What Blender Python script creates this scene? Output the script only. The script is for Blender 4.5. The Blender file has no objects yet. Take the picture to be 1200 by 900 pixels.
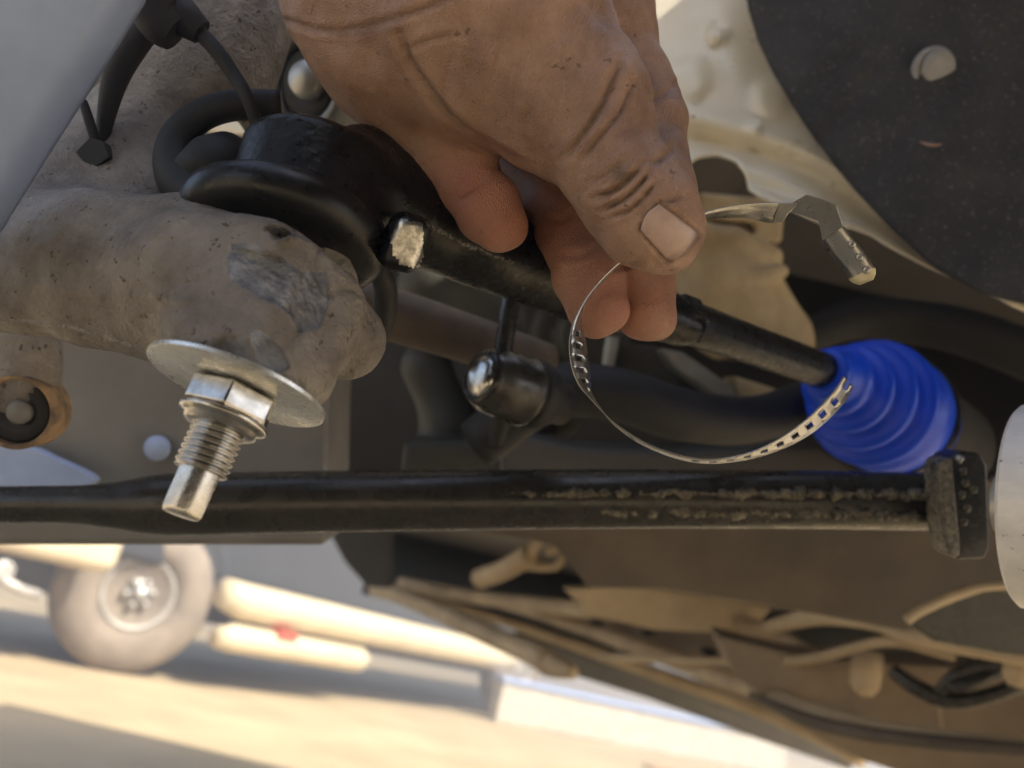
import bpy, bmesh, math, random
import numpy as np
from mathutils import Vector, Matrix

random.seed(7); rng = np.random.default_rng(7)
SC = bpy.context.scene
COL = SC.collection

# ------------------------------------------------------------------ camera
FPX = 1000.0                      # focal length in pixels of the 1200 px wide photograph
PITCH, ROLL = math.radians(17), math.radians(13)
CAM = np.array([0.0, 0.0, 0.60])
_F = np.array([0, math.cos(PITCH), math.sin(PITCH)])
_R0 = np.array([1.0, 0, 0]); _U0 = np.array([0, -math.sin(PITCH), math.cos(PITCH)])
_X = math.cos(ROLL) * _R0 + math.sin(ROLL) * _U0
_Y = -math.sin(ROLL) * _R0 + math.cos(ROLL) * _U0
cd = bpy.data.cameras.new('camera'); cam = bpy.data.objects.new('camera', cd); COL.objects.link(cam)
cd.sensor_width = 36; cd.lens = FPX / 1200 * 36
cd.clip_start = 0.005; cd.clip_end = 500
cd.dof.use_dof = True; cd.dof.focus_distance = 0.235; cd.dof.aperture_fstop = 11
cam.matrix_world = Matrix(((_X[0], _Y[0], -_F[0], CAM[0]), (_X[1], _Y[1], -_F[1], CAM[1]),
                           (_X[2], _Y[2], -_F[2], CAM[2]), (0, 0, 0, 1)))
SC.camera = cam

# ------------------------------------------------------------------ sky, sun, exposure
SUN_EL, SUN_AZ = math.radians(48), math.radians(125)      # azimuth clockwise from +Y
sdir = np.array([math.sin(SUN_AZ) * math.cos(SUN_EL), math.cos(SUN_AZ) * math.cos(SUN_EL), math.sin(SUN_EL)])
w = bpy.data.worlds.new('World'); SC.world = w; w.use_nodes = True
nt = w.node_tree; nt.nodes.clear()
sky = nt.nodes.new('ShaderNodeTexSky'); sky.sky_type = 'NISHITA'; sky.sun_disc = False
sky.sun_elevation = SUN_EL; sky.sun_rotation = SUN_AZ; sky.dust_density = 3.0
bg = nt.nodes.new('ShaderNodeBackground'); bg.inputs[1].default_value = 0.13
wo = nt.nodes.new('ShaderNodeOutputWorld')
nt.links.new(sky.outputs[0], bg.inputs[0]); nt.links.new(bg.outputs[0], wo.inputs[0])
sl = bpy.data.lights.new('sun', 'SUN'); sl.energy = 4.6; sl.angle = math.radians(0.5); sl.color = (1, 0.93, 0.80)
so = bpy.data.objects.new('sun', sl); COL.objects.link(so)
so.rotation_euler = Vector(sdir).to_track_quat('Z', 'Y').to_euler()
SC.view_settings.view_transform = 'Standard'; SC.view_settings.look = 'None'
SC.view_settings.exposure = 1.45; SC.view_settings.gamma = 1
SC.render.engine = 'CYCLES'
SC.cycles.use_denoising = True
SC.cycles.max_bounces = 8; SC.cycles.diffuse_bounces = 4; SC.cycles.glossy_bounces = 4
SC.cycles.sample_clamp_indirect = 6

# ------------------------------------------------------------------ helpers
def cv(px, py, d):
    """a pixel of the photograph at distance d -> metric coordinates (right, down, forward)"""
    return np.array([(px - 600) / FPX * d, (py - 450) / FPX * d, d])

def to_world(v):
    v = np.asarray(v, float)
    return CAM + v[..., 0:1] * _X - v[..., 1:2] * _Y + v[..., 2:3] * _F

def from_world(v):
    v = np.asarray(v, float) - CAM
    return np.stack([v @ _X, -(v @ _Y), v @ _F], -1)

def W(px, py, d):
    return to_world(cv(px, py, d))

LOC = {}
def tag(o, label=None, cat=None, group=None, kind=None):
    if label: o['label'] = label
    if cat: o['category'] = cat
    if group: o['group'] = group
    if kind: o['kind'] = kind
    return o

def empty(name, loc, label=None, cat=None, group=None, kind=None):
    o = bpy.data.objects.new(name, None); COL.objects.link(o)
    o.location = loc; o.empty_display_size = 0.01; LOC[o.name] = np.array(loc, float)
    return tag(o, label, cat, group, kind)

def mk(name, vf, mat, parent=None, smooth=True, attrs=None, world=False, bevel=0, seg=2, sub=0, solid=0, split=None, kind=None):
    v, f = vf[0], vf[1]
    v = np.asarray(v, float)
    if not world: v = to_world(v)
    lo, hi = v.min(0), v.max(0)
    org = np.array([(lo[0] + hi[0]) / 2, (lo[1] + hi[1]) / 2, lo[2]])
    me = bpy.data.meshes.new(name)
    if isinstance(f, np.ndarray):
        n = len(f); k = f.shape[1]
        me.vertices.add(len(v)); me.vertices.foreach_set('co', (v - org).astype(np.float32).ravel())
        me.loops.add(n * k); me.loops.foreach_set('vertex_index', f.astype(np.int32).ravel())
        me.polygons.add(n); me.polygons.foreach_set('loop_start', np.arange(0, n * k, k, dtype=np.int32))
        me.update(calc_edges=True)
    else:
        me.from_pydata((v - org).tolist(), [], [list(x) for x in f])
    me.polygons.foreach_set('use_smooth', [smooth] * len(me.polygons))
    if attrs:
        for an, av in attrs.items():
            a = me.attributes.new(an, 'FLOAT', 'POINT'); a.data.foreach_set('value', np.asarray(av, np.float32))
    me.materials.append(mat)
    me.update()
    o = bpy.data.objects.new(name, me); COL.objects.link(o)
    LOC[o.name] = org
    if parent is not None:
        o.parent = parent; o.location = org - LOC[parent.name]
    else:
        o.location = org
    if solid:
        m = o.modifiers.new('s', 'SOLIDIFY'); m.thickness = solid; m.offset = 0
    if bevel:
        m = o.modifiers.new('b', 'BEVEL'); m.width = bevel; m.segments = seg; m.limit_method = 'ANGLE'; m.angle_limit = math.radians(35)
        me.polygons.foreach_set('use_smooth', [True] * len(me.polygons))
        m.harden_normals = True
    if sub:
        m = o.modifiers.new('u', 'SUBSURF'); m.levels = sub; m.render_levels = sub
    if split:
        me.polygons.foreach_set('use_smooth', [True] * len(me.polygons))
        me.set_sharp_from_angle(angle=math.radians(split))
    if kind: o['kind'] = kind
    return o

def norm(a):
    a = np.asarray(a, float); return a / np.linalg.norm(a)

def frame(ax):
    ax = norm(ax); t = np.array([0, 0, 1.0]) if abs(ax[2]) < .9 else np.array([0, 1.0, 0])
    u = norm(np.cross(ax, t)); return ax, u, np.cross(ax, u)

def join(*parts):
    V, Fc, n = [], [], 0
    for v, f in parts:
        V.append(np.asarray(v, float)); Fc += [tuple(int(i) + n for i in q) for q in f]; n += len(v)
    return np.concatenate(V), Fc

def lathe(c, axis, prof, n=48, jit=0, ph=0, wob=None):
    """prof: (t, r) along axis from c"""
    ax, u, b = frame(axis); V, Fc = [], []
    for t, r in prof:
        for i in range(n):
            a = 2 * math.pi * i / n + ph
            rr = r * (1 + (wob(a, t) if wob else 0)) + (rng.normal() * jit if jit else 0)
            V.append(np.asarray(c) + ax * t + (u * math.cos(a) + b * math.sin(a)) * max(rr, 1e-6))
    m = len(prof)
    for j in range(m - 1):
        for i in range(n):
            k = (i + 1) % n
            Fc.append((j * n + i, j * n + k, (j + 1) * n + k, (j + 1) * n + i))
    Fc.append(tuple(reversed(range(n)))); Fc.append(tuple(range((m - 1) * n, m * n)))
    Fc = [tuple(reversed(q)) for q in Fc] if False else Fc
    return np.array(V), Fc

def cr(pts, n=8):
    """Catmull-Rom through rows of numbers"""
    p = np.array(pts, float); p = np.vstack([2 * p[0] - p[1], p, 2 * p[-1] - p[-2]]); out = []
    for i in range(1, len(p) - 2):
        for k in range(n):
            t = k / n; a, b, c, d = p[i - 1:i + 3]
            out.append(.5 * (2 * b + (c - a) * t + (2 * a - 5 * b + 4 * c - d) * t * t + (-a + 3 * b - 3 * c + d) * t ** 3))
    out.append(p[-2]); return np.array(out)

def tube(pts, rad, n=24, flat=None, jit=0, cap=True):
    """pts: metric path; rad: radius or list; flat: list of (su, sv) section scales"""
    P = np.asarray(pts, float); m = len(P)
    R = np.full(m, rad, float) if np.isscalar(rad) else np.asarray(rad, float)
    T = np.gradient(P, axis=0); T /= np.linalg.norm(T, axis=1)[:, None]
    _, u, b = frame(T[0]); V, Fc = [], []
    for j in range(m):
        u = norm(u - T[j] * (u @ T[j])); b = np.cross(T[j], u)
        su, sv = flat[j] if flat is not None else (1, 1)
        for i in range(n):
            a = 2 * math.pi * i / n
            r = R[j] + (rng.normal() * jit if jit else 0)
            V.append(P[j] + u * math.cos(a) * r * su + b * math.sin(a) * r * sv)
    for j in range(m - 1):
        for i in range(n):
            k = (i + 1) % n; Fc.append((j * n + i, j * n + k, (j + 1) * n + k, (j + 1) * n + i))
    if cap:
        Fc.append(tuple(reversed(range(n)))); Fc.append(tuple(range((m - 1) * n, m * n)))
    return np.array(V), Fc

def pxtube(pts, n=24, steps=8, jit=0):
    """pts rows (px, py, d, radius in px)"""
    q = cr(pts, steps); P = np.array([cv(*r[:3]) for r in q]); return tube(P, q[:, 3] * q[:, 2] / FPX, n, jit=jit)

def prism(poly, d, thick, tilt=(0, 0), smooth_n=0):
    """outline in pixels at distance d (plus tilt per pixel), extruded away from the lens"""
    p = cr(poly + [poly[0]], smooth_n)[:-1] if smooth_n else np.array(poly, float)
    c = p.mean(0); V = []
    for k in (0, 1):
        for x, y in p:
            dd = d + (x - c[0]) * tilt[0] + (y - c[1]) * tilt[1]
            a = cv(x, y, dd); a[2] += k * thick; V.append(a)
    n = len(p); Fc = [tuple(range(n)), tuple(reversed(range(n, 2 * n)))]
    for i in range(n):
        k = (i + 1) % n; Fc.append((i, i + n, k + n, k))
    return np.array(V), [tuple(reversed(q)) for q in Fc] if _area(p) < 0 else Fc

def _area(p):
    x, y = p[:, 0], p[:, 1]; return 0.5 * np.sum(x * np.roll(y, -1) - y * np.roll(x, -1))

def wbox(lo, hi):
    x0, y0, z0 = lo; x1, y1, z1 = hi
    V = [(x, y, z) for z in (z0, z1) for y in (y0, y1) for x in (x0, x1)]
    return np.array(V, float), [(0, 2, 3, 1), (4, 5, 7, 6), (0, 1, 5, 4), (2, 6, 7, 3), (0, 4, 6, 2), (1, 3, 7, 5)]

def obox(c, axes, half):
    V = [np.asarray(c) + sx * half[0] * axes[0] + sy * half[1] * axes[1] + sz * half[2] * axes[2]
         for sz in (-1, 1) for sy in (-1, 1) for sx in (-1, 1)]
    return np.array(V), [(0, 2, 3, 1), (4, 5, 7, 6), (0, 1, 5, 4), (2, 6, 7, 3), (0, 4, 6, 2), (1, 3, 7, 5)]

def sheet(A, B, depth, nu=60, nv=30):
    """surface between two pixel curves; depth(px, py) gives its distance"""
    def res(p, n):
        p = np.array(p, float); s = np.r_[0, np.cumsum(np.linalg.norm(np.diff(p, axis=0), axis=1))]
        t = np.linspace(0, s[-1], n); return np.stack([np.interp(t, s, p[:, k]) for k in (0, 1)], 1)
    a, b = res(A, nu), res(B, nu); V = []
    for j in range(nv):
        t = j / (nv - 1)
        for q in a * (1 - t) + b * t: V.append(cv(q[0], q[1], depth(q[0], q[1])))
    Fc = [(j * nu + i, j * nu + i + 1, (j + 1) * nu + i + 1, (j + 1) * nu + i) for j in range(nv - 1) for i in range(nu - 1)]
    return np.array(V), Fc

# signed-distance solids -------------------------------------------------
class Field:
    def __init__(s, lo, hi, h):
        s.h = h; s.o = np.array(lo, np.float32)
        n = [int(math.ceil((hi[k] - lo[k]) / h)) + 1 for k in range(3)]
        ax = [(lo[k] + np.arange(n[k]) * h).astype(np.float32) for k in range(3)]
        s.X, s.Y, s.Z = ax[0][:, None, None], ax[1][None, :, None], ax[2][None, None, :]
    def sub(s, lo, hi, mg=.022):
        """sub-block of the grid around a bounding box; returns slices and its coordinates"""
        sl = []
        for k, A in enumerate((s.X, s.Y, s.Z)):
            n = A.size; i0 = int((lo[k] - mg - s.o[k]) / s.h); i1 = int((hi[k] + mg - s.o[k]) / s.h) + 1
            i0 = max(0, min(n - 2, i0)); i1 = max(i0 + 2, min(n, i1)); sl.append(slice(i0, i1))
        out = np.full((s.X.size, s.Y.size, s.Z.size), .03, np.float32)
        return tuple(sl), out, s.X[sl[0]], s.Y[:, sl[1]], s.Z[:, :, sl[2]]
    def cap(s, a, b, r1, r2):
        a = np.asarray(a, float); b = np.asarray(b, float); d = [float(x) for x in b - a]; r = max(r1, r2)
        sl, out, X, Y, Z = s.sub(np.minimum(a, b) - r, np.maximum(a, b) + r)
        px, py, pz = X - float(a[0]), Y - float(a[1]), Z - float(a[2])
        t = np.clip((px * d[0] + py * d[1] + pz * d[2]) / max(d[0] ** 2 + d[1] ** 2 + d[2] ** 2, 1e-12), 0, 1)
        q = (px - t * d[0]) ** 2; q = q + (py - t * d[1]) ** 2; q += (pz - t * d[2]) ** 2
        out[sl] = np.sqrt(q) - (float(r1) + float(r2 - r1) * t); return out
    def chain(s, rows, k=.004):
        """rows (px, py, d, r px)"""
        f = None
        for a, b in zip(rows[:-1], rows[1:]):
            g = s.cap(cv(*a[:3]), cv(*b[:3]), a[3] * a[2] / FPX, b[3] * b[2] / FPX)
            f = g if f is None else np.minimum(f, g) if k == 0 else smin(f, g, k)
        return f
    def cyl(s, c, ax, t0, t1, r, rnd=.002):
        ax = [float(x) for x in norm(ax)]; c = [float(x) for x in c]; e = np.array([c[k] + ax[k] * t for t in (t0, t1) for k in range(3)]).reshape(2, 3)
        sl, out, X, Y, Z = s.sub(e.min(0) - r, e.max(0) + r)
        px, py, pz = X - c[0], Y - c[1], Z - c[2]
        t = px * ax[0] + py * ax[1] + pz * ax[2]
        q = np.sqrt((px - t * ax[0]) ** 2 + (py - t * ax[1]) ** 2 + (pz - t * ax[2]) ** 2)
        dx = q - (r - rnd); dy = np.abs(t - (t0 + t1) / 2) - ((t1 - t0) / 2 - rnd)
        out[sl] = np.minimum(np.maximum(dx, dy), 0) + np.sqrt(np.maximum(dx, 0) ** 2 + np.maximum(dy, 0) ** 2) - rnd; return out
    def box(s, c, axes, half, rnd=.001):
        c = [float(x) for x in c]; R = float(np.linalg.norm(half))
        sl, out, X, Y, Z = s.sub(np.array(c) - R, np.array(c) + R)
        p = [X - c[0], Y - c[1], Z - c[2]]; q = 0; m = None
        for a, hh in zip(axes, half):
            a = [float(x) for x in a]
            t = np.abs(p[0] * a[0] + p[1] * a[1] + p[2] * a[2]) - float(hh - rnd)
            q = q + np.maximum(t, 0) ** 2; m = t if m is None else np.maximum(m, t)
        out[sl] = np.sqrt(q) + np.minimum(m, 0) - float(rnd); return out
    def plane(s, c, n):
        c = [float(x) for x in c]; n = [float(x) for x in n]; return (s.X - c[0]) * n[0] + (s.Y - c[1]) * n[1] + (s.Z - c[2]) * n[2]
    def mesh(s, f):
        return nets(np.ascontiguousarray(np.broadcast_to(f, (s.X.size, s.Y.size, s.Z.size))), s.o, s.h)

def smin(a, b, k):
    h = np.maximum(k - np.abs(a - b), 0) / k; return np.minimum(a, b) - h * h * k * .25
def smax(a, b, k): return -smin(-a, -b, k)

def nets(f, o, h):
    s = f < 0; cnt = np.zeros([n - 1 for n in f.shape], np.int8)
    cs = [(i, j, k) for i in (0, 1) for j in (0, 1) for k in (0, 1)]
    sh = cnt.shape
    for i, j, k in cs: cnt += s[i:i + sh[0], j:j + sh[1], k:k + sh[2]]
    act = (cnt > 0) & (cnt < 8); ids = np.argwhere(act)
    idx = np.full(sh, -1, np.int32); idx[act] = np.arange(len(ids))
    Pp = np.zeros((len(ids), 3)); Wt = np.zeros(len(ids))
    for a in cs:
        for ax in range(3):
            if a[ax]: continue
            b = list(a); b[ax] = 1
            fa = f[ids[:, 0] + a[0], ids[:, 1] + a[1], ids[:, 2] + a[2]]; fb = f[ids[:, 0] + b[0], ids[:, 1] + b[1], ids[:, 2] + b[2]]
            m = (fa < 0) != (fb < 0); t = fa[m] / (fa[m] - fb[m])
            q = np.tile(np.array(a, float), (m.sum(), 1)); q[:, ax] += t; Pp[m] += q; Wt[m] += 1
    V = o + h * (ids + Pp / Wt[:, None]); Q = []
    for ax in range(3):
        s0 = [slice(1, -1)] * 3; s1 = [slice(1, -1)] * 3
        s0[ax] = slice(0, -1); s1[ax] = slice(1, None)
        A, B = s[tuple(s0)], s[tuple(s1)]; e = np.argwhere(A != B)
        if not len(e): continue
        ins = A[e[:, 0], e[:, 1], e[:, 2]]
        off = np.ones(3, int); off[ax] = 0; e = e + off
        o1, o2 = (ax + 1) % 3, (ax + 2) % 3; q = []
        for da, db in ((-1, -1), (0, -1), (0, 0), (-1, 0)):
            g = e.copy(); g[:, o1] += da; g[:, o2] += db; q.append(idx[g[:, 0], g[:, 1], g[:, 2]])
        q = np.stack(q, 1); q[~ins] = q[~ins][:, ::-1]; Q.append(q)
    return V, np.concatenate(Q)

def vnormals(v, f):
    n = np.cross(v[f[:, 2]] - v[f[:, 0]], v[f[:, 3]] - v[f[:, 1]]); N = np.zeros_like(v)
    for k in range(4): np.add.at(N, f[:, k], n)
    return N / (np.linalg.norm(N, axis=1)[:, None] + 1e-12)

def pxof(v): return np.stack([v[:, 0] / v[:, 2] * FPX + 600, v[:, 1] / v[:, 2] * FPX + 450], 1)

def seg_dist(p, poly):
    """distance of points to a polyline, in pixels"""
    best = np.full(len(p), 1e9)
    for a, b in zip(poly[:-1], poly[1:]):
        a = np.array(a, float); b = np.array(b, float); d = b - a
        t = np.clip(((p - a) @ d) / (d @ d), 0, 1); best = np.minimum(best, np.linalg.norm(p - a - t[:, None] * d, axis=1))
    return best

def in_poly(p, poly):
    x, y = p[:, 0], p[:, 1]; ins = np.zeros(len(p), bool); n = len(poly)
    for i in range(n):
        x0, y0 = poly[i]; x1, y1 = poly[(i + 1) % n]
        if y0 == y1: continue
        c = ((y0 > y) != (y1 > y)) & (x < (x1 - x0) * (y - y0) / (y1 - y0) + x0); ins ^= c
    return ins

# ------------------------------------------------------------------ materials
def mat(name, c1, c2=None, ns=60, rough=.5, rv=0, metal=0, bump=0, bs=300, bd=.001, coat=0, worn_glint=None, specks=None,
        sss=0, lo=.35, hi=.65, det=6, spec=None, grime=None, sc=(1, 1, 1)):
    m = bpy.data.materials.new(name); m.use_nodes = True; t = m.node_tree; N, L = t.nodes, t.links
    b = N['Principled BSDF']; tc = N.new('ShaderNodeTexCoord'); mp = N.new('ShaderNodeMapping')
    mp.inputs['Scale'].default_value = sc; L.new(tc.outputs['Object'], mp.inputs['Vector'])
    def noise(s, d=6, r=.6):
        n = N.new('ShaderNodeTexNoise'); n.inputs['Scale'].default_value = s; n.inputs['Detail'].default_value = d
        n.inputs['Roughness'].default_value = r; L.new(mp.outputs[0], n.inputs['Vector']); return n.outputs['Fac']
    def remap(src, a, bb, x=0, y=1):
        r = N.new('ShaderNodeMapRange'); r.inputs[1].default_value = a; r.inputs[2].default_value = bb
        r.inputs[3].default_value = x; r.inputs[4].default_value = y; L.new(src, r.inputs[0]); return r.outputs[0]
    def mix(fac, a, bb):
        x = N.new('ShaderNodeMix'); x.data_type = 'RGBA'
        if isinstance(fac, float): x.inputs[0].default_value = fac
        else: L.new(fac, x.inputs[0])
        for s, c in ((6, a), (7, bb)):
            if isinstance(c, tuple): x.inputs[s].default_value = (*c, 1)
            else: L.new(c, x.inputs[s])
        return x.outputs[2]
    def fmix(fac, a, bb):
        x = N.new('ShaderNodeMix'); L.new(fac, x.inputs[0])
        for s, c in ((2, a), (3, bb)):
            if isinstance(c, (int, float)): x.inputs[s].default_value = c
            else: L.new(c, x.inputs[s])
        return x.outputs[0]
    col = None; n1 = noise(ns, det)
    if c2: col = mix(remap(n1, lo, hi), c1, c2)
    rgh = remap(noise(ns * 2.3, 4), .3, .7, max(rough - rv, .02), min(rough + rv, 1)) if rv else rough
    met = metal
    if specks:
        scol, sscale, th = specks
        f = remap(noise(sscale, 3, .75), th, th + .035); col = mix(f, col if col is not None else c1, scol)
    if grime:
        at = N.new('ShaderNodeAttribute'); at.attribute_name = 'grime'
        mm = N.new('ShaderNodeMath'); mm.operation = 'MULTIPLY_ADD'; L.new(at.outputs['Fac'], mm.inputs[0]); L.new(remap(noise(400, 5), .3, .7, .5, 1.3), mm.inputs[1]); mm.inputs[2].default_value = 0
        mm.use_clamp = True; col = mix(mm.outputs[0], col if col is not None else c1, grime)
    if worn_glint:
        wc, wr, wm, *w2 = worn_glint
        at = N.new('ShaderNodeAttribute'); at.attribute_name = 'worn_glint'
        ns2 = noise(900, 4, .7); ad = N.new('ShaderNodeMath'); ad.operation = 'ADD'; L.new(at.outputs['Fac'], ad.inputs[0]); L.new(remap(ns2, .2, .8, -.16, .16), ad.inputs[1])
        f = remap(ad.outputs[0], .35, .6)
        wcol = mix(remap(noise(w2[1] if len(w2) > 1 else 180, 5), .42, .58), wc, w2[0]) if w2 else wc
        col = mix(f, col if col is not None else c1, wcol); rgh = fmix(f, rgh, wr); met = fmix(f, met, wm)
    if col is None: b.inputs['Base Color'].default_value = (*c1, 1)
    else: L.new(col, b.inputs['Base Color'])
    for k, val in (('Roughness', rgh), ('Metallic', met)):
        if isinstance(val, (int, float)): b.inputs[k].default_value = val
        else: L.new(val, b.inputs[k])
    if spec is not None: b.inputs['Specular IOR Level'].default_value = spec
    if coat: b.inputs['Coat Weight'].default_value = coat; b.inputs['Coat Roughness'].default_value = .12
    if sss:
        b.inputs['Subsurface Weight'].default_value = sss; b.inputs['Subsurface Radius'].default_value = (1, .35, .18); b.inputs['Subsurface Scale'].default_value = .004
    if bump:
        bp = N.new('ShaderNodeBump'); bp.inputs['Strength'].default_value = bump; bp.inputs['Distance'].default_value = bd
        L.new(noise(bs, 6, .65), bp.inputs['Height']); L.new(bp.outputs[0], b.inputs['Normal'])
    m['tree'] = 1
    return m

def skin_mat():
    m = mat('skin', (.47, .300, .212), (.27, .152, .098), ns=70, det=10, specks=((.17, .10, .065), 170, .65), rough=.44, rv=.12, sss=.10, grime=(.055, .035, .024), lo=.3, hi=.7)
    t = m.node_tree; N, L = t.nodes, t.links; b = N['Principled BSDF']; tc = N['Texture Coordinate']
    vo = N.new('ShaderNodeTexVoronoi'); vo.inputs['Scale'].default_value = 1500; vo.feature = 'DISTANCE_TO_EDGE'
    mp = N.new('ShaderNodeMapping'); mp.inputs['Rotation'].default_value = (0.4, .5, .6); mp.inputs['Scale'].default_value = (1, 1, .45)
    L.new(tc.outputs['Object'], mp.inputs[0]); L.new(mp.outputs[0], vo.inputs['Vector'])
    src = b.inputs['Base Color'].links[0].from_socket
    at = N.new('ShaderNodeAttribute'); at.attribute_name = 'blush'
    mx = N.new('ShaderNodeMix'); mx.data_type = 'RGBA'; L.new(at.outputs['Fac'], mx.inputs[0]); L.new(src, mx.inputs[6]); mx.inputs[7].default_value = (.38, .14, .085, 1)
    L.new(mx.outputs[2], b.inputs['Base Color'])
    no = N.new('ShaderNodeTexNoise'); no.inputs['Scale'].default_value = 260; no.inputs['Detail'].default_value = 7; L.new(mp.outputs[0], no.inputs['Vector'])
    ad = N.new('ShaderNodeMath'); ad.operation = 'MULTIPLY_ADD'; L.new(vo.outputs['Distance'], ad.inputs[0]); ad.inputs[1].default_value = .8; L.new(no.outputs['Fac'], ad.inputs[2])
    bp = N.new('ShaderNodeBump'); bp.inputs['Strength'].default_value = .8; bp.inputs['Distance'].default_value = .0008
    L.new(ad.outputs[0], bp.inputs['Height']); L.new(bp.outputs[0], b.inputs['Normal'])
    return m

M = dict(
    skin=skin_mat(),
    nail=mat('nail', (.56, .40, .34), (.48, .33, .28), ns=300, rough=.32, bump=.2, bs=500, bd=.0003, sss=.1, grime=(.12, .09, .07)),
    casting=mat('cast_iron', (.35, .315, .275), (.17, .148, .126), ns=60, metal=.3, rough=.44, rv=.14, bump=1, bs=420, bd=.0020, det=12, worn_glint=((.33, .33, .335), .25, .92, (.19, .19, .195)), specks=((.075, .055, .042), 300, .63)),
    blackpaint=mat('black_paint', (.005, .005, .005), (.010, .0095, .009), ns=120, rough=.30, rv=.1, bump=.3, bs=800, bd=.0004, spec=.3, worn_glint=((.62, .60, .56), .30, 1, (.36, .35, .32), 600)),
    rubber=mat('black_rubber', (.006, .006, .006), (.010, .010, .010), ns=90, spec=.35, rough=.33, rv=.1, bump=.15, bs=600, bd=.0004),
    rubberdull=mat('dull_rubber', (.009, .009, .010), (.016, .016, .017), ns=90, rough=.65, bump=.3, bs=500, bd=.0005),
    zinc=mat('bright_zinc', (.80, .80, .78), (.70, .70, .67), ns=200, rough=.30, rv=.08, metal=.75, bump=.03, bs=500, bd=.0003),
    chrome=mat('chrome', (.60, .59, .57), (.36, .35, .33), ns=260, rough=.20, rv=.08, metal=1, bump=.12, bs=700, bd=.0003),
    studsteel=mat('stud_steel', (.62, .60, .56), (.5, .48, .44), ns=300, rough=.26, rv=.06, metal=.9, bump=.15, bs=900, bd=.0003),
    stainless=mat('stainless', (.47, .465, .455), (.39, .385, .375), ns=120, rough=.30, rv=.05, metal=.95, bump=.03, bs=900, bd=.0002, worn_glint=((.95, .86, .6), .5, .6)),
    blue=mat('blue_rubber', (.004, .060, .70), (.005, .075, .78), ns=40, rough=.40, rv=.08, bump=.12, bs=300, bd=.0004),
    apron=mat('apron_paint', (.82, .745, .58), (.72, .65, .50), ns=14, rough=.36, rv=.12, metal=.15, bump=.18, bs=90, bd=.001, specks=((.27, .22, .16), 130, .69)),
    liner=mat('liner_felt', (.030, .031, .034), (.050, .050, .052), ns=40, rough=.85, bump=.8, bs=900, bd=.001, specks=((.20, .19, .18), 520, .625)),
    clip=mat('grey_plastic', (.33, .33, .33), (.25, .25, .25), ns=150, rough=.5, bump=.2),
    shield=mat('pale_grey_paint', (.38, .48, .72), (.29, .36, .54), ns=20, rough=.5, rv=.1, bump=.2, bs=60),
    frame=mat('frame_paint', (.19, .185, .175), (.14, .135, .125), ns=18, rough=.5, rv=.12, bump=.3, bs=150),
    framebrown=mat('dusty_brown', (.15, .118, .085), (.075, .06, .046), ns=9, rough=.6, rv=.12, bump=.4, bs=60, bd=.002),
    rail=mat('dusty_tan', (.62, .49, .32), (.38, .29, .18), ns=8, rough=.6, rv=.1, bump=.4, bs=50, bd=.002),
    framedust=mat('dusty_chassis', (.32, .245, .165), (.17, .13, .09), ns=7, rough=.6, rv=.12, bump=.5, bs=40, bd=.003),
    rust=mat('rust_edge', (.42, .27, .14), (.10, .075, .055), ns=130, rough=.75, bump=.5, bs=500, bd=.0005),
    rod=mat('rusty_rod', (.13, .095, .07), (.075, .06, .048), ns=60, rough=.6, bump=.4, bs=300, bd=.0006),
    tube=mat('oily_black', (.022, .022, .020), (.035, .032, .027), ns=50, rough=.28, rv=.12, bump=.25, bs=220, bd=.0005),
    crust=mat('corroded_seam', (.03, .028, .021), (.24, .21, .15), ns=330, rough=.3, rv=.1, bump=.9, bs=600, bd=.001),
    alu=mat('scuffed_aluminium', (.88, .87, .85), (.76, .75, .73), ns=120, rough=.45, rv=.12, metal=.15, bump=.3, bs=260, bd=.0005, specks=((.25, .21, .16), 240, .67), sc=(.5, 1, 1.6)),
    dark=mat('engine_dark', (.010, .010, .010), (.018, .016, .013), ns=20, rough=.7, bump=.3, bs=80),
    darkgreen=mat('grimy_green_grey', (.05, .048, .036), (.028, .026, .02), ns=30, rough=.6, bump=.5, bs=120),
    cream=mat('cream_cast', (.66, .54, .34), (.42, .33, .20), ns=28, rough=.5, rv=.1, bump=.5, bs=90, bd=.002),
    greyalu=mat('grey_cast', (.30, .30, .28), (.2, .2, .18), ns=40, rough=.45, metal=.4, bump=.4, bs=150),
    ground=mat('concrete', (.50, .39, .235), (.38, .295, .17), ns=1.6, rough=.9, bump=.3, bs=30, bd=.01),
    tyre=mat('hazed_tyre', (.27, .22, .165), (.19, .155, .12), ns=6, rough=.85, bump=.4, bs=30, bd=.01),  # paled to put distant haze into the tyre colour
    rim=mat('alloy', (.50, .47, .42), (.36, .34, .30), ns=14, rough=.45, metal=.3),
    lug=mat('lug_steel', (.5, .49, .46), (.38, .37, .34), ns=20, rough=.42, metal=.7),
    holes=mat('recess_black', (.012, .012, .012), rough=.8),
    truckgrey=mat('truck_grey', (.04, .041, .043), (.03, .03, .032), ns=4, rough=.45),
    truckcream=mat('truck_cream', (.66, .56, .37), (.58, .48, .31), ns=4, rough=.4),
    red=mat('red_lens', (.55, .10, .06), rough=.3),
    plank=mat('pale_plank', (.60, .56, .47), (.45, .40, .32), ns=5, rough=.8, sc=(1, 4, 4)),
    cardboard=mat('tan_board', (.42, .26, .13), (.35, .21, .10), ns=6, rough=.85),
    leaf=mat('dry_leaf', (.45, .28, .20), (.34, .2, .13), ns=200, rough=.8),
    pan=mat('floor_pan', (.085, .078, .068), (.055, .05, .044), ns=5, rough=.65, bump=.4, bs=20, bd=.005),
)

# ================================================================== SETTING
g = 60.0
mk('ground', (np.array([(-g, -g, 0), (g, -g, 0), (g, g, 0), (-g, g, 0)], float), [(0, 1, 2, 3)]), M['ground'], world=True, kind='structure')

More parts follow.
